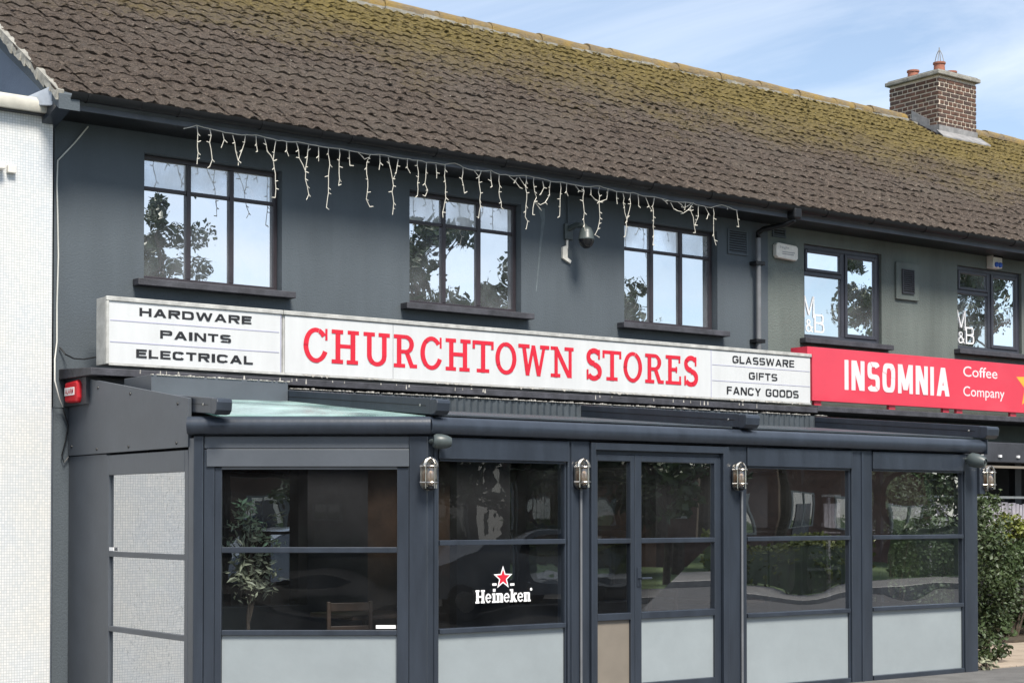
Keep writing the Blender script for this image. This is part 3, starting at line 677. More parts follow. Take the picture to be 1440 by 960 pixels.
def lay_glyph(mb, g, x, z, Y, k=[0]):
    for q in g.q:
        k[0] += 1; y = Y - .0004*(k[0] % 12); mb.add([(x+a, y, z+b) for a, b in q], [(0,1,2,3)])

# --- squarish block alphabet (widths relative to the height times a factor)
BW = {'I': .30, 'L': .82, 'F': .85, 'E': .88, 'T': .9, 'W': 1.45, 'M': 1.2, ' ': .45, 'S': .95, 'A': 1.08}
def block(ch, w, H, st, ht):
    g = Glyph(); sq = .55
    def sring(cx, cz, rx, rz, a0, a1, n=24):
        P = []
        for i in range(n+1):
            a = R(a0+(a1-a0)*i/n); c_, s_ = math.cos(a), math.sin(a); f = lambda q: math.copysign(abs(q)**sq, q)
            P.append(((cx+rx*f(c_), cz+rz*f(s_)), (cx+(rx-st)*f(c_), cz+(rz-ht)*f(s_))))
        for p, q in zip(P, P[1:]): g.quad(p[0], q[0], q[1], p[1])
    if ch == 'I': g.rect(0, w, 0, H) if w < st*1.3 else g.rect(w/2-st/2, w/2+st/2, 0, H)
    elif ch == 'L': g.rect(0, st, 0, H); g.rect(st, w, 0, ht)
    elif ch in 'EF':
        g.rect(0, st, 0, H); g.rect(st, w, H-ht, H); g.rect(st, w*.92, H*.52-ht/2, H*.52+ht/2)
        if ch == 'E': g.rect(st, w, 0, ht)
    elif ch == 'T': g.rect(w/2-st/2, w/2+st/2, 0, H-ht); g.rect(0, w, H-ht, H)
    elif ch == 'H': g.rect(0, st, 0, H); g.rect(w-st, w, 0, H); g.rect(st, w-st, H*.52-ht/2, H*.52+ht/2)
    elif ch == 'N': g.rect(0, st*.95, 0, H); g.rect(w-st*.95, w, 0, H); g.line(st*.62, H, w-st*.62, 0, st*1.2)
    elif ch == 'M': g.rect(0, st*.9, 0, H); g.rect(w-st*.9, w, 0, H); g.line(st*.55, H, w/2, H*.12, st*1.1); g.line(w-st*.55, H, w/2, H*.12, st*1.1)
    elif ch == 'A': g.line(st*.55, 0, w/2, H, st*1.1); g.line(w-st*.55, 0, w/2, H, st*1.1); g.rect(w*.24, w*.76, H*.20, H*.20+ht)
    elif ch == 'W':
        t = st*.95; g.line(t*.55, H, w*.27, 0, t); g.line(w*.5, H, w*.27, 0, t); g.line(w*.5, H, w*.73, 0, t); g.line(w-t*.55, H, w*.73, 0, t)
    elif ch == 'Y': g.line(st*.6, H, w/2, H*.42, st*1.15); g.line(w-st*.6, H, w/2, H*.42, st*1.15); g.rect(w/2-st/2, w/2+st/2, 0, H*.44)
    elif ch == 'O': sring(w/2, H/2, w/2, H/2, 0, 360, 32)
    elif ch == 'C': sring(w/2, H/2, w/2, H/2, 22, 338, 32)
    elif ch == 'G': sring(w/2, H/2, w/2, H/2, 24, 340, 32); g.rect(w*.55, w, H*.40, H*.40+ht); g.rect(w-st, w, H*.18, H*.46)
    elif ch == 'D': g.rect(0, st, 0, H); g.rect(st, w*.5, 0, ht); g.rect(st, w*.5, H-ht, H); sring(w*.5, H/2, w*.5, H/2, -90, 90, 16)
    elif ch in 'PR':
        g.rect(0, st, 0, H); g.rect(st, w*.6, H-ht, H); g.rect(st, w*.6, H*.40, H*.40+ht); sring(w*.6, H*.70, w*.4, H*.30, -90, 90, 14)
        if ch == 'R': g.line(w-st*.6, 0, w*.56, H*.42, st*1.15)
    elif ch == 'B':
        g.rect(0, st, 0, H); 
        for z in (0, H*.48, H-ht): g.rect(st, w*.6, z, z+ht)
        sring(w*.6, H*.265, w*.4, H*.265, -90, 90, 14); sring(w*.58, H*.76, w*.36, H*.25, -90, 90, 14)
    elif ch == 'S':
        z1 = H*.5
        sring(w/2, H*.75-ht*.25, w/2, H*.25+ht*.25, 20, 270, 20); sring(w/2, H*.25+ht*.25, w/2, H*.25+ht*.25, 90, -160, 20)
    return g
def block_text(s_, x0, x1, z0, z1, Y, st, ht, m, parent, gap=.16):
    H = z1-z0; un = sum(BW.get(c, 1) for c in s_) + gap*(len(s_)-1); k = (x1-x0)/un; x = x0; mb = MB()
    for c in s_:
        w_ = BW.get(c, 1)*k
        if c != ' ': mb = MB(); lay_glyph(mb, block(c, w_, H, st*H, ht*H), x, z0, Y); mb.build('letter', m, parent)
        x += w_+gap*k
for s_, a, b, z0, z1 in (('HARDWARE', 6.25, 7.365, 3.355, 3.430), ('PAINTS', 6.45, 7.155, 3.168, 3.243), ('ELECTRICAL', 6.22, 7.38, 2.984, 3.060)): block_text(s_, a, b, z0, z1, YB_, .36, .235, 'letter_black', SG)
for s_, a, b, z0, z1 in (('GLASSWARE', 13.566, 14.586, 3.335, 3.420), ('GIFTS', 13.829, 14.297, 3.158, 3.243), ('FANCY GOODS', 13.474, 14.657, 2.972, 3.062)): block_text(s_, a, b, z0, z1, YB_, .25, .19, 'letter_black', SG)
px = [7.917, 8.18, 8.226, 8.534, 8.585, 8.891, 8.935, 9.211, 9.249, 9.507, 9.555, 9.864, 9.887, 10.153, 10.177, 10.449, 10.473, 10.881, 10.902, 11.213, 11.392, 11.598, 11.615, 11.883, 11.912, 12.183, 12.227, 12.503, 12.531, 12.765, 12.813, 13.019]
for i, ch in enumerate('CHURCHTOWNSTORES'):
    mb = MB(); H = .325; lay_glyph(mb, glyph(ch, px[2*i+1]-px[2*i], H), px[2*i], 3.043, YB_); mb.build('letter', 'letter_red', SG)


# M & B transfers on the two plastic windows (built beside the pane, thin vinyl)
for i_ in (3, 4):
    a, b, c, d = wins[i_]; yy = W+.068
    for ch, x0, x1, z0, z1 in (('M', a+.062, a+.25, c+.27, c+.54), ('B', a+.255, a+.43, c+.09, c+.32)):
        mb = MB(); lay_glyph(mb, block(ch, x1-x0, z1-z0, .020, .020), x0, z0, yy); mb.build('lettering', 'letter_white', WN[i_])
    mb = MB(); g_ = Glyph(); g_.ring(.06, .045, .05, .045, .014, .014, 0, 360, 16); g_.ring(.058, .125, .034, .034, .013, .013, 0, 360, 14); g_.line(.125, .0, .07, .1, .016); g_.line(.09, .02, .13, .07, .013); lay_glyph(mb, g_, a+.09, c+.09, yy); mb.build('lettering', 'letter_white', WN[i_])

# ------------------------------------------------------------------ pink coffee shop sign
PS = thing('coffee_shop_sign', 'pink red fascia sign with pale INSOMNIA lettering', 'sign', (14.89, 13.83, 2.94))
MB().box(14.885, 21.5, 13.83, 13.90, 2.955, 3.60).build('sign_panel', 'sign_pink', PS, bevel=.003)
MB().box(14.80, 14.884, 13.832, 14.1, 3.50, 3.60).build('sign_end', 'sign_pink', PS)
for x in (14.95, 16.3, 17.35, 17.62, 18.75): MB().box(x, x+.12, 13.86, 13.9, 2.905, 2.954).build('bracket', 'sign_pink', PS)
block_text('INSOMNIA', 15.45, 17.44, 3.11, 3.475, 13.8285, .21, .17, 'letter_pale', PS, .22)
text_mb('Coffee', 17.72, 18.43, 3.385, 3.52, 13.8285, .004, 'letter_pale', 'lettering', PS); text_mb('Company', 17.72, 18.58, 3.09, 3.26, 13.8285, .004, 'letter_pale', 'lettering', PS)
mb = MB(); c = Vector((19.15, 13.8285, 3.33)); pts = []
for i in range(10): a = R(90+36*i); r_ = .33 if i % 2 == 0 else .14; pts.append((c.x+r_*math.cos(a), c.y, c.z+r_*math.sin(a)))
mb.add(pts, [tuple(range(10))]); mb.build('star_print', 'star_yellow', PS)

# ------------------------------------------------------------------ glazed porch
A = Vector((5.815, 11.865, 0)); Bp = Vector((7.27, 10.78, 0)); C = Vector((14.03, 10.78, 0))
PO = thing('glazed_porch', 'dark blue grey glazed terrace extension with canted left bay and frosted lower panels', 'porch', (A.x, A.y, 0))
pp = 'porch_paint'
Zh = 2.205
def post(x0, x1, y0, y1, z0=-.01, z1=Zh, bev=.006): return MB().box(x0, x1, y0, y1, z0, z1).build('post', pp, PO, bevel=bev)
ZR1 = (1.352, 1.392); ZR0 = (.662, .700)
# posts of the long front
for a, b in ((7.27, 7.375), (8.672, 8.905), (10.50, 10.74), (12.14, 12.43), (13.83, 14.03)):
    post(a, b, 10.78, 10.92)
for a, b in ((8.655, 8.671), (7.376, 7.392), (10.741, 10.757), (12.12, 12.139), (12.431, 12.447), (13.81, 13.829)):   # inner beads
    MB().box(a, b, 10.80, 10.86, .02, 2.02).build('bead', pp, PO, bevel=.003)
MB().box(8.70, 8.72, 10.770, 10.7795, -.01, 2.19).build('cover_strip', pp, PO); MB().box(12.27, 12.30, 10.770, 10.7795, -.01, 2.19).build('cover_strip', pp, PO); MB().box(7.33, 7.345, 10.770, 10.7795, -.01, 2.2).build('cover_strip', pp, PO)
def bay(x0, x1, hdr=True):
    # header, rails, clear panes, frosted panel, bottom rail
    if hdr: MB().box(x0, x1, 10.765, 10.90, 2.03, 2.198).build('header', pp, PO, bevel=.004)
    MB().box(x0+.017, x1-.017, 10.785, 10.87, 2.012, 2.029).build('bead', pp, PO)
    for z0, z1 in (ZR1, ZR0): MB().box(x0+.017, x1-.017, 10.782, 10.88, z0, z1).build('rail', pp, PO, bevel=.004)
    MB().box(x0+.017, x1-.017, 10.78, 10.90, -.01, .045).build('bottom_rail', pp, PO, bevel=.004)
    cs = []
    for z0, z1 in ((ZR1[1], 2.012), (ZR0[1], ZR1[0])):
        n = 10; m_ = 8; vs = []; fs = []
        ph = random.uniform(0, 6)
        for j in range(m_+1):
            for i in range(n+1):
                u, v = i/n, j/m_; d = .0016*math.sin(math.pi*u)*math.sin(math.pi*v)*(math.sin(3*u+ph)+.5*math.sin(7*v+ph*2))
                vs.append((x0+.017+(x1-x0-.034)*u, 10.825+d, z0+(z1-z0)*v))
        for j in range(m_):
            for i in range(n): fs.append((j*(n+1)+i, j*(n+1)+i+1, (j+1)*(n+1)+i+1, (j+1)*(n+1)+i))
        MB().add(vs, fs).build('pane', 'pvc_clear', PO, smooth=True)
    MB().box(x0+.018, x1-.018, 10.82, 10.828, .0455, ZR0[0]-.001).build('frosted_panel', 'frost', PO)
bay(7.375, 8.672); bay(10.74, 12.14); bay(12.43, 13.83)
# door set
fr = MB(); fr.box(8.906, 8.955, 10.755, 10.90, 0, 2.195); fr.box(10.43, 10.499, 10.755, 10.90, 0, 2.195); fr.box(8.955, 10.43, 10.755, 10.90, 2.135, 2.195); df = fr.build('door_frame', pp, PO, bevel=.004)
MB().box(8.955, 10.43, 10.80, 10.88, 2.10, 2.134).build('door_head', pp, PO)
for x0, x1, lower, nm in ((8.957, 9.412, 'cream_board', 'side_light'), (9.415, 10.428, 'frost', 'door')):
    k = .045 if nm == 'side_light' else .075
    q = MB(); q.box(x0, x0+k, 10.79, 10.85, .01, 2.098); q.box(x1-k, x1, 10.79, 10.85, .01, 2.098); q.box(x0+k, x1-k, 10.79, 10.85, 2.045, 2.098)
    q.box(x0+k, x1-k, 10.79, 10.85, .01, .155); q.box(x0+k, x1-k, 10.788, 10.85, 1.348, 1.390); q.box(x0+k, x1-k, 10.788, 10.85, .70, .76)
    d = q.build(nm, pp, PO, bevel=.005)
    for z0, z1 in ((1.39, 2.045), (.76, 1.348)): MB().add([(x0+k,10.82,z0),(x1-k,10.823,z0),(x1-k,10.817,z1),(x0+k,10.82,z1)], [(0,1,2,3)]).build('pane', 'pvc_clear', d)
    MB().box(x0+k, x1-k, 10.815, 10.825, .156, .699).build('lower_panel', lower, d)
    if nm == 'door':
        h = MB(); h.box(x0+.02, x0+.05, 10.782, 10.789, .98, 1.14); h.tube([(x0+.035, 10.785, 1.05), (x0+.035, 10.74, 1.05), (x0+.14, 10.735, 1.05)], .009, 8); h.build('handle', pp, d)
# conduits beside the lamps
for x in (8.80, 10.665): MB().tube([(x, 10.765, 1.80), (x, 10.765, .02)], .011, 8).build('conduit', 'pipe_grey', PO, smooth=True)
# canted bay (frame u along A->B, n outwards)
u = (Bp-A).normalized(); LC = (Bp-A).length; nrm = Vector((u.y, -u.x, 0)).normalized(); zz = Vector((0, 0, 1))
if nrm.y > 0: nrm = -nrm
def cb(a0, a1, b0, b1, c0, c1, name, m, bev=.005, par=None): return MB().obox(A, u, zz, nrm, a0, a1, b0, b1, c0, c1).build(name, m, par or PO, bevel=bev)
cb(.0, .075, -.01, Zh, -.08, .0, 'post', pp); cb(.077, .16, -.01, 2.10, -.10, -.012, 'post', pp); cb(.16, .215, -.01, 1.96, -.07, -.02, 'post', pp)
cb(LC-.14, LC-.002, -.01, Zh, -.10, -.004, 'post', pp); cb(LC-.235, LC-.142, -.01, 1.96, -.09, -.014, 'post', pp)
cb(.077, LC-.141, 2.108, 2.204, -.08, -.02, 'header', 'porch_panel'); cb(.10, LC-.141, 1.965, 2.103, -.08, .004, 'header', 'porch_panel')
for z0, z1 in ((1.296, 1.341), (.655, .697)): cb(.216, LC-.236, z0, z1, -.07, -.018, 'rail', pp)
cb(.216, LC-.236, -.01, .05, -.08, -.02, 'bottom_rail', pp); cb(.216, LC-.236, 1.945, 1.964, -.06, -.02, 'bead', 'pipe_grey', 0)
for z0, z1 in ((1.341, 1.945), (.697, 1.296)):
    n = 12; vs = []; fs = []; ph = random.uniform(0, 6)
    for j in range(9):
        for i in range(n+1):
            a, v = i/n, j/8; d = .0020*math.sin(math.pi*a)*math.sin(math.pi*v)*(math.sin(4*a+ph)+.6*math.sin(6*v+ph))
            vs.append(A+u*(.216+(LC-.452)*a)+nrm*(-.045+d)+zz*(z0+(z1-z0)*v))
    for j in range(8):
        for i in range(n): fs.append((j*(n+1)+i, j*(n+1)+i+1, (j+1)*(n+1)+i+1, (j+1)*(n+1)+i))
    MB().add(vs, fs).build('pane', 'pvc_clear', PO, smooth=True)
cb(.217, LC-.237, .051, .654, -.05, -.042, 'frosted_panel', 'frost', 0)
cb(LC-.40, LC-.245, .708, .735, -.040, -.038, 'sticker', 'letter_white', 0)
# gutter beam, rounded
def beam(p0, p1, nr, name):
    pr = [(-.10, 2.215), (.0, 2.212), (.045, 2.222), (.068, 2.255), (.072, 2.29), (.06, 2.33), (.03, 2.352), (-.02, 2.358), (-.10, 2.35)]
    d = (p1-p0); mb = MB(); mb.prism([p0+nr*a+zz*b for a, b in pr], d); return mb.build(name, pp, PO, smooth=True)
k = math.tan(math.acos(max(-1, min(1, nrm.dot(Vector((0, -1, 0))))))/2)*.05
beam(A-u*.045, Bp+u*.028, nrm, 'gutter_beam'); beam(Bp+Vector((.0, 0, 0)), C+Vector((.06, 0, 0)), Vector((0, -1, 0)), 'gutter_beam')
MB().box(14.091, 14.10, 10.70, 10.88, 2.205, 2.362).build('gutter_end', pp, PO, bevel=.003)
# left side wall of the porch (faces the mosaic building)
XS = 5.835
mb = MB(); mb.prism([(XS-.02, 14.38, 2.118), (XS-.02, 11.965, 2.122), (XS-.02, 11.965, 2.505), (XS-.02, 13.88, 2.775), (XS-.02, 13.95, 2.72), (XS-.02, 14.38, 2.74)], (.03, 0, 0)); sp = mb.build('side_panel', 'porch_panel', PO, bevel=.003)
for y, z in ((13.72, 2.69), (13.05, 2.60), (12.15, 2.47), (13.74, 2.16), (13.08, 2.16), (12.17, 2.16), (14.3, 2.2)): MB().lathe((XS-.0205, y, z), (-1, 0, 0), [(0, .014), (.006, .012), (.008, .004)], 8).build('bolt', 'gutter_black', sp)
MB().box(XS-.008, XS+.03, 13.56, 14.385, -.01, 2.112).build('side_board', 'porch_panel', PO, bevel=.003)
MB().box(XS-.012, XS+.04, 13.50, 13.555, -.01, 2.10).build('post', 'porch_panel', PO, bevel=.003)
MB().box(XS-.012, XS+.04, 11.98, 12.04, -.01, 2.10).build('post', 'porch_panel', PO, bevel=.003); MB().box(XS-.010, XS+.05, 11.885, 11.978, -.01, 2.19).build('post', 'porch_panel', PO, bevel=.004)
MB().box(XS-.012, XS+.04, 12.041, 13.499, 1.93, 2.10).build('header', 'porch_panel', PO, bevel=.003)
for z0, z1 in ((1.235, 1.28), (.60, .645)): MB().box(XS-.008, XS+.035, 12.041, 13.499, z0, z1).build('rail', 'porch_panel', PO, bevel=.003)
MB().box(XS-.008, XS+.035, 12.041, 13.499, -.01, .05).build('bottom_rail', 'porch_panel', PO)
for z0, z1 in ((1.28, 1.93), (.645, 1.235), (.05, .60)): MB().add([(XS+.015, 12.041, z0), (XS+.012, 13.499, z0), (XS+.012, 13.499, z1), (XS+.015, 12.041, z1)], [(0,1,2,3)]).build('pane', 'side_glass', PO)
MB().box(XS+.05, XS+.06, 12.05, 13.40, .051, .62).build('frosted_panel', 'frost', PO)
MB().box(XS-.01, XS-.004, 13.40, 13.49, 1.285, 1.315).build('sticker', 'letter_white', PO)
# roof guide rails sloping from the wall to the gutter
def guide(x0, x1, yf, name='guide_rail', back=13.55, topf=2.487):
    s_ = .088; mb = MB()
    P = lambda x, y, z: (x, y, z + s_*(y-yf))
    mb.add([P(x0,yf+.1,topf-.125),P(x1,yf+.1,topf-.125),P(x1,back,topf-.125),P(x0,back,topf-.125),P(x0,yf+.1,topf),P(x1,yf+.1,topf),P(x1,back,topf),P(x0,back,topf)], [(0,3,2,1),(4,5,6,7),(0,1,5,4),(1,2,6,5),(2,3,7,6),(3,0,4,7)])
    g_ = mb.build(name, pp, PO, bevel=.006)
    pr = [(yf+.098, topf-.123), (yf+.04, topf-.120), (yf+.008, topf-.09), (yf, topf-.03), (yf+.006, topf-.008), (yf+.02, topf), (yf+.098, topf+.004)]
    MB().prism([(x0-.006, a, b) for a, b in pr], (x1-x0+.012, 0, 0)).build('end_cap', pp, g_, bevel=.008)
    MB().add([P(x0-.002, yf+.16, topf-.062), P(x0-.002, back, topf-.062), P(x0-.002, back, topf-.055), P(x0-.002, yf+.16, topf-.055)], [(0,1,2,3)]).build('groove', 'gutter_black', g_)
    MB().lathe((x0-.003, yf+.24, topf-.035), (-1, 0, 0), [(0, .012), (.004, .008)], 8).build('bolt', 'chrome', g_)
    return g_
guide(5.85, 5.97, 11.53, back=13.70, topf=2.482); guide(7.285, 7.40, 10.66); guide(10.63, 10.79, 10.66); guide(14.05, 14.23, 10.66)
zb0 = onY(340, 567, 13.0).z
# between the rails: glass at left, opaque sheets added to keep the porch dark
RZ = lambda y: 2.375+.088*(y-10.78)
for x0, x1, yl, m in ((5.98, 7.28, 11.8, 'roof_glass'), (7.41, 10.62, 10.84, 'roof_sheet'), (10.80, 14.04, 10.84, 'roof_sheet')):
    if m == 'roof_glass': q = MB().prism([(x0, 11.76, 2.352), (x1, 10.82, 2.352), (x1, 13.02, zb0+.03), (x0, 13.02, zb0+.005)], (0, 0, .012))
    else: q = MB().prism([(x0, yl, RZ(yl)-.01), (x1, yl, RZ(yl)-.01), (x1, 13.6, RZ(13.6)-.01), (x0, 13.6, RZ(13.6)-.01)], (0, 0, .012))
    q.build('glass_or_blocker', m, PO)
# box with the gathered roof fabric along the wall
MB().box(5.98, 7.282, 13.0, 13.55, zb0, 2.765).build('back_beam', 'porch_panel', PO, bevel=.004)
zc0 = onY(700, 586, 13.0).z
for x0, x1 in ((7.402, 10.628), (10.792, 14.048)):
    n = int((x1-x0)/.04); mb = MB(); pts = []
    for i in range(n+1): pts.append((x0+(x1-x0)*i/n, 13.0+(.018 if i % 2 else 0)))
    for (xa, ya), (xb, yb) in zip(pts, pts[1:]): mb.add([(xa,ya,zc0),(xb,yb,zc0),(xb,yb,2.70),(xa,ya,2.70)], [(0,1,2,3)])
    mb.build('gathered_fabric', 'bellows', PO); MB().box(x0, x1, 12.985, 12.999, zc0-.03, zc0-.002).build('fabric_bar', pp, PO)
    MB().box(x0, x1, 13.03, 13.6, zc0, 2.69).build('fabric_core', 'roof_sheet', PO)
mb = MB(); x = 5.98   # ragged foam seal along the top of the roof
while x < 14.2:
    d = random.uniform(.012, .035); zt = 2.762 if x < 7.28 else 2.705
    h = abs(random.gauss(0, .005))+.003
    if random.random() < .85: mb.box(x, x+d*.8, 12.99, 13.02, zt+.001, zt+.001+h)
    x += d
o = mb.build('foam_seal', 'ripped_white', PO); o['kind'] = 'stuff'
# right side wall of the porch with shaped clear windows
mb = MB(); XR_ = 14.0
def side_sheet(y0, y1, z0, z1, hole):
    n = len(hole); cy = sum(p[0] for p in hole)/n; cz = sum(p[1] for p in hole)/n; outer = []
    for (y, z) in hole:
        dy, dz = y-cy, z-cz; s_ = min(((y1-cy)/dy if dy > 1e-6 else (y0-cy)/dy if dy < -1e-6 else 1e9), ((z1-cz)/dz if dz > 1e-6 else (z0-cz)/dz if dz < -1e-6 else 1e9)); outer.append((cy+dy*s_, cz+dz*s_))
    vs = [(XR_, y, z) for y, z in hole]+[(XR_, y, z) for y, z in outer]
    mb.add(vs, [(i, (i+1) % n, (i+1) % n+n, i+n) for i in range(n)])
    return hole
oc = lambda cy, cz, ry, rz, e: [(cy+ry*math.copysign(abs(math.cos(a))**e, math.cos(a)), cz+rz*math.copysign(abs(math.sin(a))**e, math.sin(a))) for a in [R(7.5+15*i) for i in range(24)]]
holes = []
for cy in (11.46, 12.62, 13.76):
    for cz, rz, ry, e in ((1.74, .30, .50, .72), (.99, .33, .48, .45)):
        h_ = oc(cy, cz, ry, rz, e); side_sheet(cy-.57, cy+.57, cz-(.38 if cz > 1.3 else .33), cz+(.44 if cz > 1.3 else .37), h_); holes.append(h_)
mb.build('side_curtain', 'pvc_dusty', PO)
for h_ in holes:
    n = len(h_); cy = sum(p[0] for p in h_)/n; cz = sum(p[1] for p in h_)/n; q = MB(); vs = [(XR_-.003, y, z) for y, z in h_]+[(XR_-.003, cy+(y-cy)*1.16, cz+(z-cz)*1.14) for y, z in h_]
    q.add(vs, [(i, (i+1) % n, (i+1) % n+n, i+n) for i in range(n)]); q.build('window_binding', pp, PO)
for h_ in holes: MB().add([(XR_, y, z) for y, z in h_], [tuple(range(24))]).build('pane', 'pvc_clear', PO)
MB().box(13.985, 14.02, 10.93, 14.38, -.01, .655).build('side_board', pp, PO); MB().box(13.985, 14.02, 10.93, 14.38, 2.185, 2.37).build('side_board', pp, PO)
MB().box(13.97, 14.025, 10.93, 14.38, 1.345, 1.385).build('rail', pp, PO)
for y in (12.01, 13.16): MB().box(13.97, 14.025, y, y+.06, 0, 2.18).build('post', pp, PO)
struct(MB().box(5.9, 13.96, 10.95, 14.4, -.05, .012).build('porch_floor', 'wood_dark', PO))
# beer logo on the second pane
lg = thing('beer_logo', 'red star beer logo with white Heineken lettering stuck on the porch glass', 'decal', (8.0, 10.805, .85))
def heineken():
    c = onY(708, 812, 10.80); Y = 10.806
    for r_, y, m in ((.098, Y, 'letter_white'), (.070, Y-.001, 'letter_red')):
        pts = [(c.x+(r_ if i % 2 == 0 else r_*.42)*math.cos(R(90+36*i)), y, c.z+(r_ if i % 2 == 0 else r_*.42)*math.sin(R(90+36*i))) for i in range(10)]
        MB().add(pts, [tuple(range(10))]).build('star', m, lg)
    p0, p1 = onY(669, 848, 10.8), onY(747, 845, 10.8); x0, x1, z0 = p0.x, p1.x, p0.z; H = .105
    xh = H*.72; st = .026; ht = .015
    mb = MB(); K = 0
    cells = [('H', .20), ('e', .135), ('i', .09), ('n', .155), ('e', .135), ('k', .155), ('e', .135), ('n', .155)]
    tot = sum(c_[1] for c_ in cells); x = x0
    for ch, wd in cells:
        w_ = (x1-x0)*wd/tot*.97; g_ = Glyph()
        if ch == 'H':
            for a in (.08*w_, .92*w_-st): g_.rect(a, a+st, 0, H); g_.rect(a-.08*w_, a+st+.06*w_, 0, ht); g_.rect(a-.08*w_, a+st+.06*w_, H-ht, H)
            g_.rect(.1*w_, .9*w_, .42*H, .42*H+ht)
        elif ch == 'e':
            g_.ring(w_*.5, xh/2, w_*.48, xh*.5, w_*.25, ht*.85, 8, 325, 18); g_.rect(w_*.25, w_*.93, xh*.44, xh*.44+ht*.7)
        elif ch == 'i': g_.rect(w_*.25, w_*.25+st*.95, 0, xh); g_.rect(w_*.05, w_*.95, 0, ht); g_.rect(w_*.05, w_*.5, xh-ht, xh); g_.rect(w_*.25, w_*.25+st, xh+.012, xh+.036)
        elif ch == 'n': g_.rect(w_*.1, w_*.1+st*.9, 0, xh); g_.rect(w_*.9-st*.9, w_*.9, 0, xh*.93); g_.rect(w_*.3, w_*.82, xh-ht*1.1, xh); g_.rect(0, w_*.5, 0, ht); g_.rect(w_*.56, w_, 0, ht); g_.rect(0, w_*.3, xh-ht, xh)
        elif ch == 'k': g_.rect(w_*.1, w_*.1+st*.9, 0, H); g_.rect(0, w_*.45, 0, ht); g_.rect(0, w_*.3, H-ht, H); g_.line(w_*.42, xh*.40, w_*.75, xh, st*.8); g_.line(w_*.8, 0, w_*.46, xh*.6, st); g_.rect(w_*.6, w_*.98, xh-ht, xh); g_.rect(w_*.62, w_, 0, ht)
        lay_glyph(mb, g_, x, z0, Y); x += (x1-x0)*wd/tot
    mb.build('lettering', 'letter_white', lg)
    MB().lathe((x1+.004, Y, z0+.098), (0, -1, 0), [(0, .012), (.001, .011)], 10).build('registered_mark', 'letter_white', lg)
    for a, b in ((693, 699), (718, 724)):
        q0, q1 = onY(a, 823, 10.8), onY(b, 820, 10.8); MB().add([(q0.x, Y, q0.z), (q1.x, Y, q0.z), (q1.x, Y, q1.z+.003), (q0.x, Y, q1.z+.003)], [(0,1,2,3)]).build('small_print', 'letter_white', lg)
heineken()

# ------------------------------------------------------------------ bulkhead lamps
def lamp(x, z, lab):
    t = thing('bulkhead_lamp', lab, 'wall lamp', (x, 10.765, z), 'caged bulkhead lamps on the porch posts')
    y = 10.765
    q = MB(); prf = [(x+.062*math.cos(a), y-.022, z-.0+.062*math.sin(a)+(.065 if math.sin(a) > 0 else -.055)) for a in [R(15*i) for i in range(24)]]
    q.prism(prf, (0, .020, 0)); q.build('back_plate', 'chrome', t, smooth=True)
    gq = MB()
    gq.lathe((x, y-.062, z-.085), (0, 0, 1), [(0, .022), (.012, .043), (.05, .046), (.12, .046), (.155, .040), (.175, .022), (.18, .005)], 16); gq.build('glass_dome', 'lamp_glass', t, smooth=True)
    MB().lathe((x, y-.062, z-.07), (0, 0, 1), [(0, .018), (.03, .026), (.07, .028), (.10, .018), (.105, .004)], 12).build('bulb', 'bulb_glow', t, smooth=True)
    cg = MB()
    for dx, dy in ((-.05, -.0), (.05, -.0), (0, -.05)):
        pts = [(x+dx, y-.062+dy, z-.10)] + [(x+dx, y-.062+dy, z-.05+i*.035) for i in range(5)] + [(x+dx*.6, y-.062+dy*.6, z+.125), (x+dx*.12, y-.062+dy*.12, z+.137)]
        cg.tube(pts, .0055, 6)
    for zz_ in (-.055, .07): cg.tube([(x+.052*math.cos(R(20*i)), y-.062+.052*math.sin(R(20*i)), z+zz_) for i in range(19)], .0055, 6)
    for sx in (-1, 1):
        for zz_ in (-.055, .07): cg.tube([(x+sx*.052, y-.062, z+zz_), (x+sx*.082, y-.03, z+zz_)], .007, 6)
    ar = [(x-.062*math.cos(R(18*i)), y-.055, z+.07+.062*math.sin(R(18*i))) for i in range(11)]; cg.tube(ar, .009, 6)
    cg.build('cage', 'chrome', t, smooth=True)
    MB().lathe((x, y-.06, z-.115), (0, 0, 1), [(0, .018), (.015, .032), (.03, .03)], 12).build('gland', 'gutter_black', t, smooth=True)
    return t
for (x_, y_), lb in zip(((606.5, 668), (822, 668), (1043, 671)), ('chrome caged bulkhead lamp on the canted corner post above the left pane', 'chrome caged bulkhead lamp left of the glass doors', 'chrome caged bulkhead lamp right of the glass doors')):
    p = onY(x_, y_, 10.70); lamp(p.x, p.z, lb)
p = onY(1381, 676, 10.98)
lamp(14.145, 1.95, 'chrome caged bulkhead lamp on the far right end of the porch')
MB().box(14.031, 14.12, 10.75, 10.84, 1.80, 2.2).build('lamp_board', pp, PO, bevel=.004)
# small bullet cameras under the gutter
def bullet(p, d, lab, sc=1.):
    t = thing('bullet_camera', lab, 'security camera', p, 'bullet cameras under the porch gutter'); d = Vector(d).normalized(); p = Vector(p)
    MB().lathe(p, d, [(-.02*sc, .045*sc), (.0, .058*sc), (.05*sc, .058*sc), (.09*sc, .05*sc), (.12*sc, .036*sc), (.122*sc, .03*sc), (.105*sc, .028*sc)], 18).build('housing', 'camera_shell', t, smooth=True)
    MB().lathe(p+d*.108*sc, d, [(0, .027*sc), (.008*sc, .02*sc), (.012*sc, .004)], 14).build('lens', 'camera_dark', t, smooth=True)
    MB().tube([p-d*.01, p+Vector((0, .07, .0))], .02*sc, 10).build('bracket', 'camera_shell', t, smooth=True)
bullet(onY(613, 620, 10.70), (.9, -.42, -.06), 'grey bullet camera beside the canted corner under the gutter')
bullet(onY(1366, 646, 10.70), (.25, -.93, -.2), 'grey bullet camera with black lens at the far right under the gutter', 1.25)
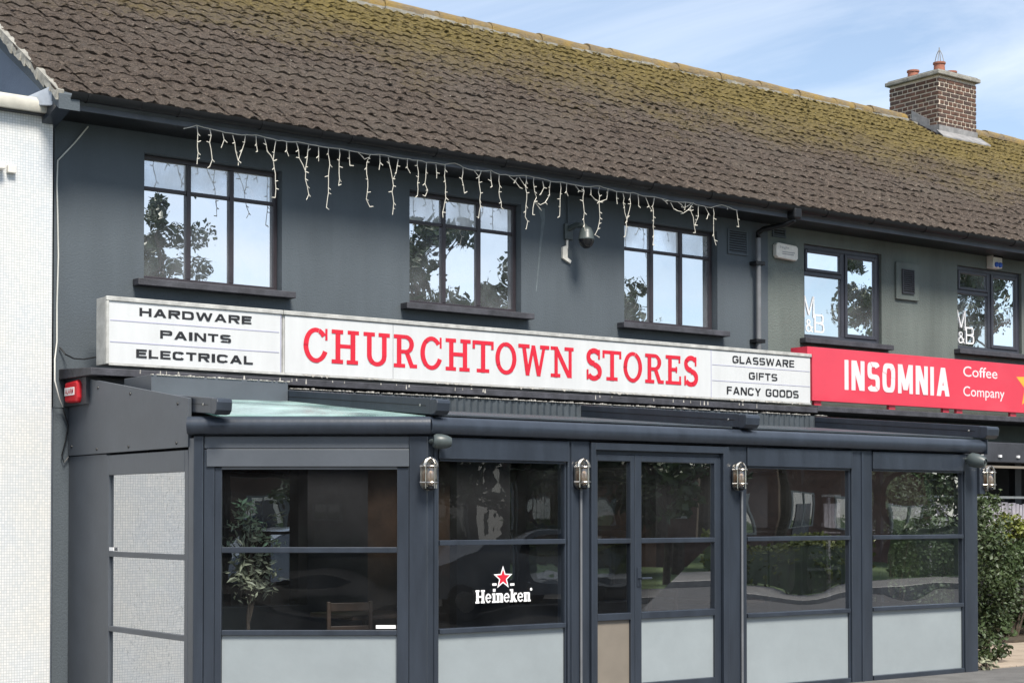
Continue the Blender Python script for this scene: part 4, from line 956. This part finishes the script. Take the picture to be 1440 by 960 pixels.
# ------------------------------------------------------------------ dome camera on the wall
dc = thing('dome_camera', 'grey dome security camera hanging on a wall bracket between the windows', 'security camera', (11.6, W, 4.7))
bx_, bz_ = 11.575, 4.72
q = MB(); q.box(bx_-.055, bx_+.055, W-.04, W-.002, bz_-.09, bz_+.09); q.build('wall_plate', 'camera_shell', dc, bevel=.01)
MB().tube([(bx_, W-.03, bz_+.03), (bx_+.02, W-.13, bz_+.06), (bx_+.05, W-.24, bz_+.04), (bx_+.055, W-.27, bz_)], .032, 10).build('arm', 'camera_shell', dc, smooth=True)
dcx, dcy = bx_+.055, W-.27
MB().lathe((dcx, dcy, bz_+.03), (0, 0, -1), [(0, .02), (.02, .055), (.06, .075), (.13, .085), (.135, .09), (.145, .09)], 20).build('housing', 'camera_shell', dc, smooth=True)
MB().lathe((dcx, dcy, bz_-.115), (0, 0, -1), [(0, .085), (.03, .083), (.07, .062), (.095, .03), (.1, .004)], 20).build('dome', 'camera_dark', dc, smooth=True)
MB().box(bx_-.012, bx_+.012, W-.03, W-.002, bz_+.091, 5.10).build('conduit', 'slate_render', dc)
jb = thing('junction_box', 'broken white cable box under the dome camera', 'junction box', (11.54, W, 4.4))
MB().prism([(11.49, W-.03, 4.42), (11.60, W-.03, 4.37), (11.615, W-.03, 4.40), (11.56, W-.03, 4.43), (11.56, W-.03, 4.52), (11.54, W-.03, 4.56), (11.49, W-.03, 4.54)], (0, .028, 0)).build('box', 'alarm_white', jb)
MB().tube([(11.56, W-.015, 4.53), (11.565, W-.015, 4.625)], .014, 6).build('cable_tail', 'alarm_white', jb)
# ------------------------------------------------------------------ alarm boxes and cables
ra = thing('red_alarm_box', 'small red alarm box with white label by the left porch roof', 'alarm box', (5.87, W, 2.6))
ra_c = Vector((5.80, 13.93, 2.66))
cxx, cyy = 5.80, 13.985
mb = MB(); zc_ = 2.672; mb.prism([(XS-.022, 14.30, zc_-.085), (XS-.022, 14.02, zc_-.095), (XS-.022, 14.00, zc_-.05), (XS-.022, 14.0, zc_+.075), (XS-.022, 14.03, zc_+.105), (XS-.022, 14.30, zc_+.095)], (-.07, 0, 0)); mb.build('housing', 'alarm_red', ra, bevel=.02)
MB().box(XS-.0955, XS-.0925, 14.07, 14.285, zc_-.025, zc_+.045).build('label_print', 'letter_white', ra); text_mb('ALARM', -.09, .09, -.018, .03, .0, .01, 'alarm_red', 'label_text', ra, ax=(Vector((XS-.097, 14.178, zc_+.005)), Vector((0, -1, 0)), Vector((-1, 0, 0))))
wa = thing('white_alarm_box', 'white alarm box beside the window above the pink sign', 'alarm box', (14.97, W, 4.8))
a0, a1 = onY(1097, 352, W-.07), onY(1129, 352, W-.07)
mb = MB(); mb.prism([(14.80, W-.07, 4.76), (14.83, W-.07, 4.73), (15.15, W-.07, 4.715), (15.18, W-.07, 4.74), (15.18, W-.07, 4.875), (15.15, W-.07, 4.90), (14.83, W-.07, 4.915), (14.80, W-.07, 4.89)], (0, .068, 0)); mb.build('housing', 'alarm_white', wa, bevel=.012)
text_mb('Night', 14.86, 15.02, 4.835, 4.875, W-.0715, 0, 'print_grey', 'lettering', wa)
for z_, x1_ in ((4.80, 15.12), (4.775, 15.10)): MB().box(14.90, x1_, W-.0715, W-.0705, z_, z_+.012).build('small_print', 'print_grey', wa)
lb_ = thing('sensor_box', 'small white box with two blue lenses under the eaves at right', 'sensor', (19.05, W, 5.0))
MB().box(18.96, 19.16, W-.12, W-.002, 4.965, 5.16).build('housing', 'alarm_white', lb_, bevel=.012)
for x_ in (19.02, 19.10): MB().lathe((x_, W-.12, 5.01), (0, -1, 0), [(0, .036), (.02, .034), (.028, .015)], 12).build('lens', 'blue_plastic', lb_, smooth=True)
MB().box(18.96, 19.16, W-.125, W-.1205, 5.11, 5.155).build('shade', 'camera_dark', lb_)
wc = thing('wall_cable', 'thin white cable running down the left corner of the dark wall', 'cable', (5.72, W, 2.6))
MB().tube([onY(124, 178, W-.03), onY(105, 201, W-.012), onY(81, 226, W-.012), onY(80, 260, W-.012), onY(81, 300, W-.012), onY(82, 360, W-.012), onY(80, 430, W-.012), onY(80, 480, W-.012), onY(77, 505, W-.1), onY(77, 535, W-.15), onY(83, 560, W-.12), onY(88, 572, W-.05)], .007, 6).build('sheath', 'cable_white', wc, smooth=True)
MB().tube([onY(88, 572, W-.05), onY(96, 598, W-.03), onY(92, 620, W-.03), onY(87, 640, W-.03), onY(90, 650, W-.03), onY(98, 640, W-.02)], .006, 6).build('loose_end', 'gutter_black', wc, smooth=True)
bc = thing('black_cable', 'black cable sagging from the wall to the sign ledge at left', 'cable', (5.9, W, 2.9))
MB().tube([onY(84, 488, W-.02), onY(92, 498, W-.05), onY(104, 504, W-.2), onY(118, 505, W-.4), onY(135, 502, W-.5)], .007, 6).build('sheath', 'gutter_black', bc, smooth=True)

# ------------------------------------------------------------------ icicle lights
IC = thing('icicle_light_string', 'white icicle fairy lights hanging unevenly along the eaves', 'fairy lights', (7.0, 13.92, 5.13))
YI = 13.918
def strand(pts, bulbs=True):
    P = [onY(x, y, YI) for x, y in pts]
    Q = []
    for a, b in zip(P, P[1:]):
        n = max(1, int((b-a).length/.05))
        for i in range(n): Q.append(a.lerp(b, i/n))
    Q.append(P[-1])
    for i in range(1, len(Q)-1): Q[i] = Q[i] + Vector((random.uniform(-.007, .007), random.uniform(-.01, .01), random.uniform(-.004, .004)))
    mb = MB(); mb.tube(Q, .0040, 5)
    if bulbs:
        L_ = 0; nxt = random.uniform(.03, .08)
        for a, b in zip(Q, Q[1:]):
            L_ += (b-a).length
            if L_ > nxt:
                nxt += random.uniform(.07, .11); d = Vector((random.choice((-1, 1))*random.uniform(.6, 1), random.uniform(-.6, .3), random.uniform(-.9, .5))).normalized()
                mb.tube([b, b+d*random.uniform(.025, .04)], .0062, 5, .004)
    return mb.build('light_strand', 'bulb_cream', IC, smooth=True)
main = [(258, 181), (277, 177), (295, 181), (318, 187), (340, 190), (360, 190), (374, 194), (390, 198), (418, 200), (436, 204), (463, 208), (480, 209), (500, 214), (517, 217), (534, 217), (548, 220), (575, 224), (587, 225), (600, 228), (625, 231), (640, 230), (652, 235), (668, 240), (690, 240), (704, 245), (722, 248), (740, 247), (752, 249), (775, 255), (790, 257), (810, 260), (822, 263), (843, 262), (866, 269), (880, 271), (890, 271), (905, 276), (921, 277), (930, 279), (950, 284), (970, 285), (985, 289), (1000, 292), (1015, 288), (1037, 296)]
strand(main, False)
ST = [[(277,177),(278,200),(277,231)], [(295,182),(296,210),(298,225),(295,234)], [(313,187),(315,197),(311,208)], [(327,190),(331,212),(335,226),(335,233)], [(345,191),(341,210),(335,226)], [(360,191),(361,203),(362,213)],
 [(372,195),(376,212),(384,227),(386,245),(388,265),(387,278)], [(388,198),(386,215),(384,227)], [(403,200),(403,212),(406,220)], [(417,201),(422,222),(429,242),(431,262),(434,274),(431,281)], [(434,204),(432,220),(429,242)], [(448,207),(447,220),(448,227)],
 [(462,209),(463,240),(460,280),(459,292)], [(477,209),(477,235),(476,261)], [(491,213),(492,233)], [(503,214),(513,224),(517,222)], [(521,217),(516,228),(517,262),(515,280),(520,291)], [(534,218),(535,229),(533,239)], [(546,221),(549,240),(553,252),(552,270),(554,285),(552,302)], [(560,224),(557,243),(553,252)],
 [(573,224),(573,236),(577,244)], [(587,225),(588,250),(587,275)], [(600,228),(599,258),(601,268),(598,276)], [(613,231),(614,244),(614,251)], [(626,232),(626,262),(627,279),(624,292),(623,306)], [(651,236),(650,252),(653,272)], [(667,240),(671,246),(674,249)], [(677,241),(674,249),(675,272),(675,290),(673,307)], [(690,241),(692,262)], [(702,246),(702,270),(705,292)],
 [(716,248),(724,256),(731,264)], [(727,250),(724,256)], [(730,249),(737,260)], [(740,247),(740,280),(739,305),(742,311),(740,322)], [(751,249),(751,270),(755,278),(751,284),(749,302)], [(763,255),(764,264),(761,272)], [(774,256),(773,275),(768,285),(760,288),(752,284),(759,293)], [(788,257),(787,280),(788,292),(787,304)], [(797,258),(796,270),(799,276)], [(809,261),(815,268),(820,270)], [(820,263),(820,290),(821,308),(823,325)], [(831,264),(830,274),(837,281)],
 [(843,263),(842,290),(843,315),(838,330),(843,334)], [(855,266),(853,280),(843,284)], [(867,270),(868,287)], [(876,272),(878,292),(882,312)], [(887,272),(885,295),(882,305),(879,332)], [(897,274),(898,290)], [(908,278),(912,290),(917,297)], [(920,278),(918,297),(918,312),(920,325),(918,345)], [(930,279),(939,287)], [(943,285),(948,294),(962,300),(968,295),(975,285)], [(953,284),(963,292),(972,286)], [(964,285),(963,295)], [(971,289),(974,305),(977,317),(978,327)], [(982,290),(981,305),(977,317)], [(992,292),(996,300),(994,308)], [(1003,293),(1004,315),(1003,330),(1007,345)], [(1023,292),(1023,295)], [(1036,296),(1037,308),(1039,319)]]
for s_ in ST: strand(s_)

# ------------------------------------------------------------------ foliage helpers
def leaf_mb(n, fn, size, rnd, droop=.0, wd=.28):
    mb = MB(); V = mb.v; Fc = mb.f
    for _ in range(n):
        c = fn(rnd); s_ = size*rnd.uniform(.6, 1.35)
        d = Vector((rnd.gauss(0, 1), rnd.gauss(0, 1), rnd.gauss(-droop, .7))).normalized(); e = d.cross(Vector((rnd.gauss(0, 1), rnd.gauss(0, 1), rnd.gauss(0, 1)))).normalized(); nn_ = d.cross(e)
        o = len(V); V += [tuple(c), tuple(c+d*s_*.5+e*s_*wd+nn_*s_*.06), tuple(c+d*s_), tuple(c+d*s_*.5-e*s_*wd+nn_*s_*.06)]; Fc += [(o, o+1, o+2), (o, o+2, o+3)]
    return mb
def clump_fn(centers, jit):
    def fn(r):
        c, rad = r.choice(centers); v = Vector((r.gauss(0, 1), r.gauss(0, 1), r.gauss(0, 1))).normalized()*rad*(r.random()**.35); return c+v
    return fn
def raw(mb, name, m, parent):
    me = bpy.data.meshes.new(name); me.from_pydata(mb.v, [], mb.f); me.materials.append(MATS[m]); me.update(); return link(name, me, parent)
# ------------------------------------------------------------------ right unit, ground floor
MB().box(14.74, XR, 16.2, 16.3, -.05, 2.8).build('shopfront_wall', 'interior_dark', B); MB().box(14.725, 14.74, 14.5, 16.2, -.05, 2.8).build('side_return', 'interior_dark', B)
MB().box(14.74, XR, 14.42, 16.19, 2.5, 2.549).build('shopfront_soffit', 'interior_dark', B)
MB().box(14.74, XR, 14.41, 14.5, -.05, 1.35).build('stall_riser', 'interior_dark', B)
for x_ in (17.0, 19.6, 22.5): MB().box(x_, x_+.14, 14.42, 14.52, 1.35, 2.5).build('shopfront_post', 'timber_dark', B)
AW = thing('awning_cassette', 'dark awning box with pale clips above the hedge at right', 'awning', (18, 13.6, 2.3))
MB().box(14.9, 21, 13.6, 13.85, 2.27, 2.53).build('box', 'timber_dark', AW, bevel=.01); MB().box(14.9, 21, 13.58, 13.62, 2.195, 2.225).build('front_bar', 'cream_board', AW)
MB().box(14.9, 21, 13.86, 14.39, 2.40, 2.55).build('arm_housing', 'gutter_black', AW)
for i in range(6):
    x_ = 17.75+i*.38; MB().box(x_, x_+.05, 13.575, 13.599, 2.335, 2.365).build('clip', 'letter_white', AW)
FN = thing('picket_screen', 'pale lilac wooden picket screen above the hedge at right', 'fence', (18.5, 13.95, 1.4))
x_ = 15.2
while x_ < 21:
    wd = random.uniform(.055, .075); MB().box(x_, x_+wd, 13.93+random.uniform(0, .012), 13.96, 1.35, 1.735+random.uniform(-.02, .02)).build('picket', 'slat_lilac', FN, bevel=.003); x_ += wd+.012
MB().box(15.2, 21, 13.965, 13.99, 1.805, 1.835).build('top_rail', 'cable_white', FN); MB().box(15.2, 21, 13.965, 13.99, 1.45, 1.49).build('rail', 'slat_lilac', FN)
for x_ in (15.3, 17.2, 19.3, 20.9): MB().box(x_, x_+.04, 13.965, 14.0, 0, 1.80).build('post', 'slat_lilac', FN)
struct(MB().box(14.7, 24, 12.75, 14.0, -.02, .05).build('planting_bed', 'soil'))
rnd = random.Random(3)
def shrub(x, y, w_, d_, h, m, n, size, lab, cat='shrub', z0=.05, grp=None):
    t = thing('shrub', lab, cat, (x, y, z0), grp)
    cs = [(Vector((x+rnd.uniform(-.5, .5)*w_, y+rnd.uniform(-.5, .5)*d_, z0+h*rnd.uniform(.12, .92))), h*rnd.uniform(.10, .2)) for _ in range(26)]
    raw(leaf_mb(n, clump_fn(cs, 0), size, rnd, .4), 'foliage', m, t)
    st = MB()
    for c, r_ in cs[:12]: st.tube([Vector((x+(c.x-x)*.15, y+(c.y-y)*.15, z0-.04)), Vector((x+(c.x-x)*.5, y+(c.y-y)*.5, z0+(c.z-z0)*.55)), c], .014, 5, .004)
    st.build('stems', 'bark', t)
    return t
shrub(15.4, 13.1, 1.2, .5, 2.2, 'leaf_mid', 6500, .055, 'green leafy shrub seen through the porch side window')
shrub(16.7, 13.15, 1.0, .5, 2.1, 'leaf_mid', 6500, .055, 'dark green shrub hidden partly behind the right porch corner')
shrub(17.75, 13.15, 1.1, .5, 1.30, 'leaf_dark', 6500, .055, 'dark green shrub just right of the porch corner')
shrub(18.8, 13.15, 1.1, .5, 1.25, 'leaf_mid', 6500, .055, 'dense green shrub at the right edge below the picket screen')
shrub(20.0, 13.15, 1.2, .5, 1.3, 'leaf_dark', 6500, .055, 'green shrub beyond the right edge of the photo')
shrub(18.7, 13.55, 1.6, .3, .5, 'leaf_lime', 3000, .055, 'yellow green shrub growing in front of the picket screen', z0=1.10)
shrub(17.45, 13.5, .5, .3, 1.5, 'leaf_mid', 900, .07, 'tall climbing plant beside the porch end lamp', z0=.4)
shrub(14.95, 11.35, .42, .35, .42, 'leaf_mid', 420, .07, 'low ground plant on the beige paving at the porch corner', 'plant', z0=.0)
shrub(14.22, 10.82, .16, .12, .14, 'leaf_grey', 60, .06, 'tiny weed at the foot of the porch corner', 'plant', z0=.0)
# ------------------------------------------------------------------ inside the porch
op = onY(352, 700, 12.2); ox, oy = op.x, 12.2
OT = thing('olive_tree', 'potted olive tree with grey green leaves behind the canted pane', 'potted plant', (ox, oy, 0))
MB().lathe((ox, oy, .015), (0, 0, 1), [(0, .17), (.36, .21), (.40, .22), (.40, .19), (.34, .18)], 18).build('pot', 'pot_black', OT, smooth=True)
MB().tube([(ox, oy, .36), (ox-.02, oy, .75), (ox+.02, oy-.02, 1.1), (ox-.02, oy, 1.5)], .018, 6, .008).build('trunk', 'bark', OT)
cs = [(Vector((ox+rnd.gauss(0, .12), oy+rnd.gauss(0, .10), rnd.uniform(.95, 1.68))), rnd.uniform(.06, .11)) for _ in range(30)]
raw(leaf_mb(620, clump_fn(cs, 0), .075, rnd, 0, .15), 'foliage', 'leaf_grey', OT)
tw = MB()
for c, r_ in cs: tw.tube([Vector((ox, oy, c.z-.25)), (Vector((ox, oy, c.z-.05))+c)/2, c+Vector((0, 0, r_*.6))], .006, 5, .002)
tw.build('twigs', 'bark', OT)
def table(x, y, lab):
    t = thing('table', lab, 'table', (x, y, .012)); MB().box(x-.35, x+.35, y-.35, y+.35, .72, .755).build('table_top', 'wood_dark', t, bevel=.006)
    MB().tube([(x, y, .03), (x, y, .72)], .035, 10).build('leg', 'gutter_black', t); MB().lathe((x, y, .013), (0, 0, 1), [(0, .22), (.02, .22), (.03, .05)], 16).build('base', 'gutter_black', t); return t
def chair(x, y, a, lab, m='wood_yellow'):
    t = thing('chair', lab, 'chair', (x, y, .012)); M_ = Matrix.Translation((x, y, 0)) @ Matrix.Rotation(a, 4, 'Z')
    def pb(nm, *b):
        q = MB().box(*b); q.v = [tuple(M_ @ Vector(p)) for p in q.v]; return q.build(nm, m, t, bevel=.006)
    pb('seat', -.2, .2, -.2, .2, .43, .46); pb('backrest', -.165, .165, .17, .195, .80, .87); pb('back_rail', -.165, .165, .172, .192, .64, .68)
    for sx in (-1, 1):
        for sy in (-1, 1): pb('leg', sx*.18-.016, sx*.18+.016, sy*.18-.016, sy*.18+.016, .012, .43 if sy < 0 else .88)
    return t
table(7.6, 12.2, 'dark wooden table behind the left porch panes'); table(11.6, 12.1, 'dark wooden table behind the pane right of the doors')
chair(7.25, 12.0, 2.9, 'dark wooden chair nearest the canted pane', 'wood_dark'); chair(8.2, 12.5, -1.2, 'yellow wooden chair behind the beer logo pane'); chair(12.2, 12.3, -1.6, 'dark chair behind the pane right of the doors', 'wood_dark'); chair(11.0, 12.0, 1.6, 'dark chair just right of the glass doors', 'wood_dark')
ib = thing('wall_board', 'cream board standing inside the porch behind the door side light', 'board', (9.3, 11.6, 0)); MB().box(9.25, 9.62, 11.55, 11.62, .013, 1.36).build('panel', 'cream_board', ib); MB().box(9.25, 9.62, 11.48, 11.62, 1.361, 1.40).build('cap', 'cream_board', ib)
# ------------------------------------------------------------------ across the street (only seen mirrored in the glass)
def tree(name, x, y, h, spread, zc, m, n, lab, conical=False, size=.34, seed=1):
    r_ = random.Random(seed); t = thing(name, lab, 'tree', (x, y, -.1))
    tk = MB(); tk.tube([(x, y, -.15), (x+.1, y, h*.3), (x-.05, y+.1, h*.6), (x, y, h*.92)], .02*h, 8, .03)
    cs = []
    for i in range(60):
        f_ = r_.random(); z = zc+(h-zc)*f_; k_ = (1-f_)**.7 if conical else math.sin(math.pi*(.12+.80*f_))**.7
        a = r_.uniform(0, 6.283); q = spread*k_*math.sqrt(r_.random()); cs.append((Vector((x+q*math.cos(a), y+q*math.sin(a), z)), spread*r_.uniform(.12, .26)*(k_*.6+.4)))
    for c, _ in cs[:22]: tk.tube([Vector((x, y, max(1.2, c.z-1.6))), (Vector((x, y, c.z-.6))+c)/2, c], .06, 5, .015)
    tk.build('trunk', 'bark', t); raw(leaf_mb(n, clump_fn(cs, 0), size, r_, .1), 'crown', m, t)
tree('conifer_tree', 21.2, -16, 10.9, 3.0, 3.0, 'leaf_dark', 9000, 'slim pointed tree mirrored in the left upstairs window', True, .18, 1)
tree('conifer_tree', 30.6, -17, 11.6, 3.0, 2.5, 'leaf_dark', 17000, 'dark dense tree mirrored in the middle upstairs window', False, .25, 2)
tree('broad_tree', 35.0, -15, 10.9, 3.2, 2.5, 'leaf_mid', 12000, 'loose leafy tree mirrored in the middle upstairs window', False, .21, 3)
tree('broad_tree', 32.4, -14, 9.6, 2.6, 2.5, 'leaf_dark', 9000, 'bushy tree between the two trees mirrored in the middle upstairs window', False, .21, 9)
tree('slim_tree', 38.9, -16, 10.3, .9, 5.0, 'leaf_mid', 1200, 'thin sparse tree mirrored in the curtained window', False, .18, 4)
tree('broad_tree', 54.3, -17, 14.5, 2.7, 3.0, 'leaf_mid', 15000, 'tall leafy tree mirrored in the first plastic window', False, .26, 5)
tree('broad_tree', 61, -17, 14.5, 4.8, 3.0, 'leaf_dark', 16000, 'wide tree mirrored in the rightmost window', False, .33, 6)
tree('broad_tree', 40, -9, 5.2, 2.2, 1.5, 'leaf_dark', 3000, 'low dark tree across the street mirrored in the porch doors', False, .3, 7)
tree('broad_tree', 23.2, -9, 5.4, 2.1, 1.0, 'leaf_mid', 5000, 'bushy street tree mirrored in the right half of the beer logo pane', False, .2, 10)
tree('broad_tree', 27.5, -9, 5.0, 2.0, 1.4, 'leaf_mid', 3000, 'small tree across the street mirrored beside the beer logo', False, .3, 8)
def house(x0, x1, y0, y1, h, rz, lab, nwin):
    t = thing('brick_house', lab, 'house', (x0, y1, -.1)); MB().box(x0, x1, y0, y1, -.15, h).build('wall', 'house_brick', t)
    ym = (y0+y1)/2; MB().prism([(x0-.3, y0-.4, h-.05), (x0-.3, y1+.4, h-.05), (x0-.3, ym, rz)], (x1-x0+.6, 0, 0)).build('roof', 'house_roof', t)
    for i in range(nwin):
        xc = x0+(x1-x0)*(i+.5)/nwin
        for z in ((.9, 2.2), (3.6, 4.8)):
            if z[1] > h: continue
            wv = MB(); wv.box(xc-.7, xc+.7, y1+.002, y1+.06, z[0], z[0]+.08); wv.box(xc-.7, xc+.7, y1+.002, y1+.06, z[1]-.08, z[1]); wv.box(xc-.7, xc-.62, y1+.002, y1+.06, z[0]+.08, z[1]-.08); wv.box(xc+.62, xc+.7, y1+.002, y1+.06, z[0]+.08, z[1]-.08); wv.box(xc-.03, xc+.03, y1+.002, y1+.06, z[0]+.08, z[1]-.08)
            wo = wv.build('window', 'house_trim', t); MB().box(xc-.62, xc+.62, y1+.01, y1+.02, z[0]+.08, z[1]-.08).build('pane', 'house_glass', wo)
    dx = x0+(x1-x0)*.5; MB().box(dx-.45, dx+.45, y1+.003, y1+.05, -.1, 2.0).build('door', 'car_paint_dark', t); MB().box(x0+.8, x0+1.5, ym-.4, ym+.4, rz-.8, rz+.9).build('chimney', 'house_brick', t)
house(-24, -7, -17, -9, 5.2, 7.6, 'brown brick house behind the viewer mirrored in the canted pane', 5)
house(22.6, 28.6, -26, -18, 6.0, 9.2, 'brick house across the street mirrored low in the left upstairs window', 3)
house(36, 50, -27, -19, 4.6, 7.0, 'long low brick house across the street mirrored in the porch', 5)
def hedge(x0, x1, y0, y1, h, m, n, lab):
    t = thing('clipped_hedge', lab, 'hedge', (x0, y0, 0)); r_ = random.Random(int(x0*7)+3)
    raw(leaf_mb(n, lambda q: Vector((q.uniform(x0, x1), q.uniform(y0, y1), h*(1-q.random()**2)+.0)), .14, r_, 0), 'foliage', m, t); MB().box(x0+.05, x1-.05, y0+.05, y1-.05, 0, h-.08).build('core', 'leaf_dark', t)
hedge(26.5, 31.5, -6.2, -5.5, .85, 'leaf_lime', 2500, 'low clipped yellow green hedge mirrored right of the doors')
hedge(-18, -5, -6.2, -5.5, .7, 'leaf_mid', 3000, 'low garden hedge behind the viewer mirrored in the canted pane'); hedge(33, 50, -6.4, -5.6, 1.3, 'leaf_dark', 4500, 'long dark hedge across the street')
def car(x, y, m, lab):
    t = thing('parked_car', lab, 'car', (x, y, -.115), 'cars parked across the street'); z0 = -.115
    prof = [(-2.1, .35), (-2.12, .62), (-1.95, .82), (-1.1, .92), (-.45, 1.36), (.1, 1.46), (.95, 1.42), (1.65, 1.02), (2.0, .95), (2.08, .6), (2.05, .32)]
    body = MB(); n = len(prof); vs = []
    for yy, k_ in ((-.86, .0), (-.80, .06), (.80, .06), (.86, .0)):
        for a, b in prof: vs.append((x+a, y+yy*(1 if b < .93 else .84), z0+b+(k_*.3 if b > .9 else 0)))
    fs = []
    for s_ in range(3): fs += [(s_*n+i, s_*n+(i+1) % n, (s_+1)*n+(i+1) % n, (s_+1)*n+i) for i in range(n)]
    fs += [tuple(range(n)), tuple(range(3*n, 4*n))]; body.add(vs, fs); body.build('body', m, t, smooth=True)
    for sy in (-1, 1):
        MB().prism([(x-.95, y+sy*.80, z0+.97), (x-.42, y+sy*.735, z0+1.33), (x+.12, y+sy*.735, z0+1.39), (x+.9, y+sy*.735, z0+1.36), (x+1.35, y+sy*.80, z0+1.02)], (0, sy*.012, 0)).build('side_window', 'camera_dark', t)
        for wx in (-1.32, 1.28):
            w_ = MB().lathe((x+wx, y+sy*.68, z0+.32), (0, sy, 0), [(0, .31), (.03, .32), (.17, .32), (.2, .30), (.2, .2), (.19, .02)], 20).build('wheel', 'tyre', t, smooth=True); MB().lathe((x+wx, y+sy*.875, z0+.32), (0, sy, 0), [(0, .2), (.012, .19), (.02, .05)], 14).build('hub_cap', 'chrome', w_, smooth=True)
        MB().box(x-2.125, x-2.06, y+sy*.6-.15, y+sy*.6+.15, z0+.62, z0+.74).build('headlight', 'letter_white', t, bevel=.01)
car(17.2, -1.6, 'car_paint', 'silver parked car mirrored behind the beer logo'); car(33.5, -1.6, 'car_paint_dark', 'dark parked car mirrored in the right porch panes')
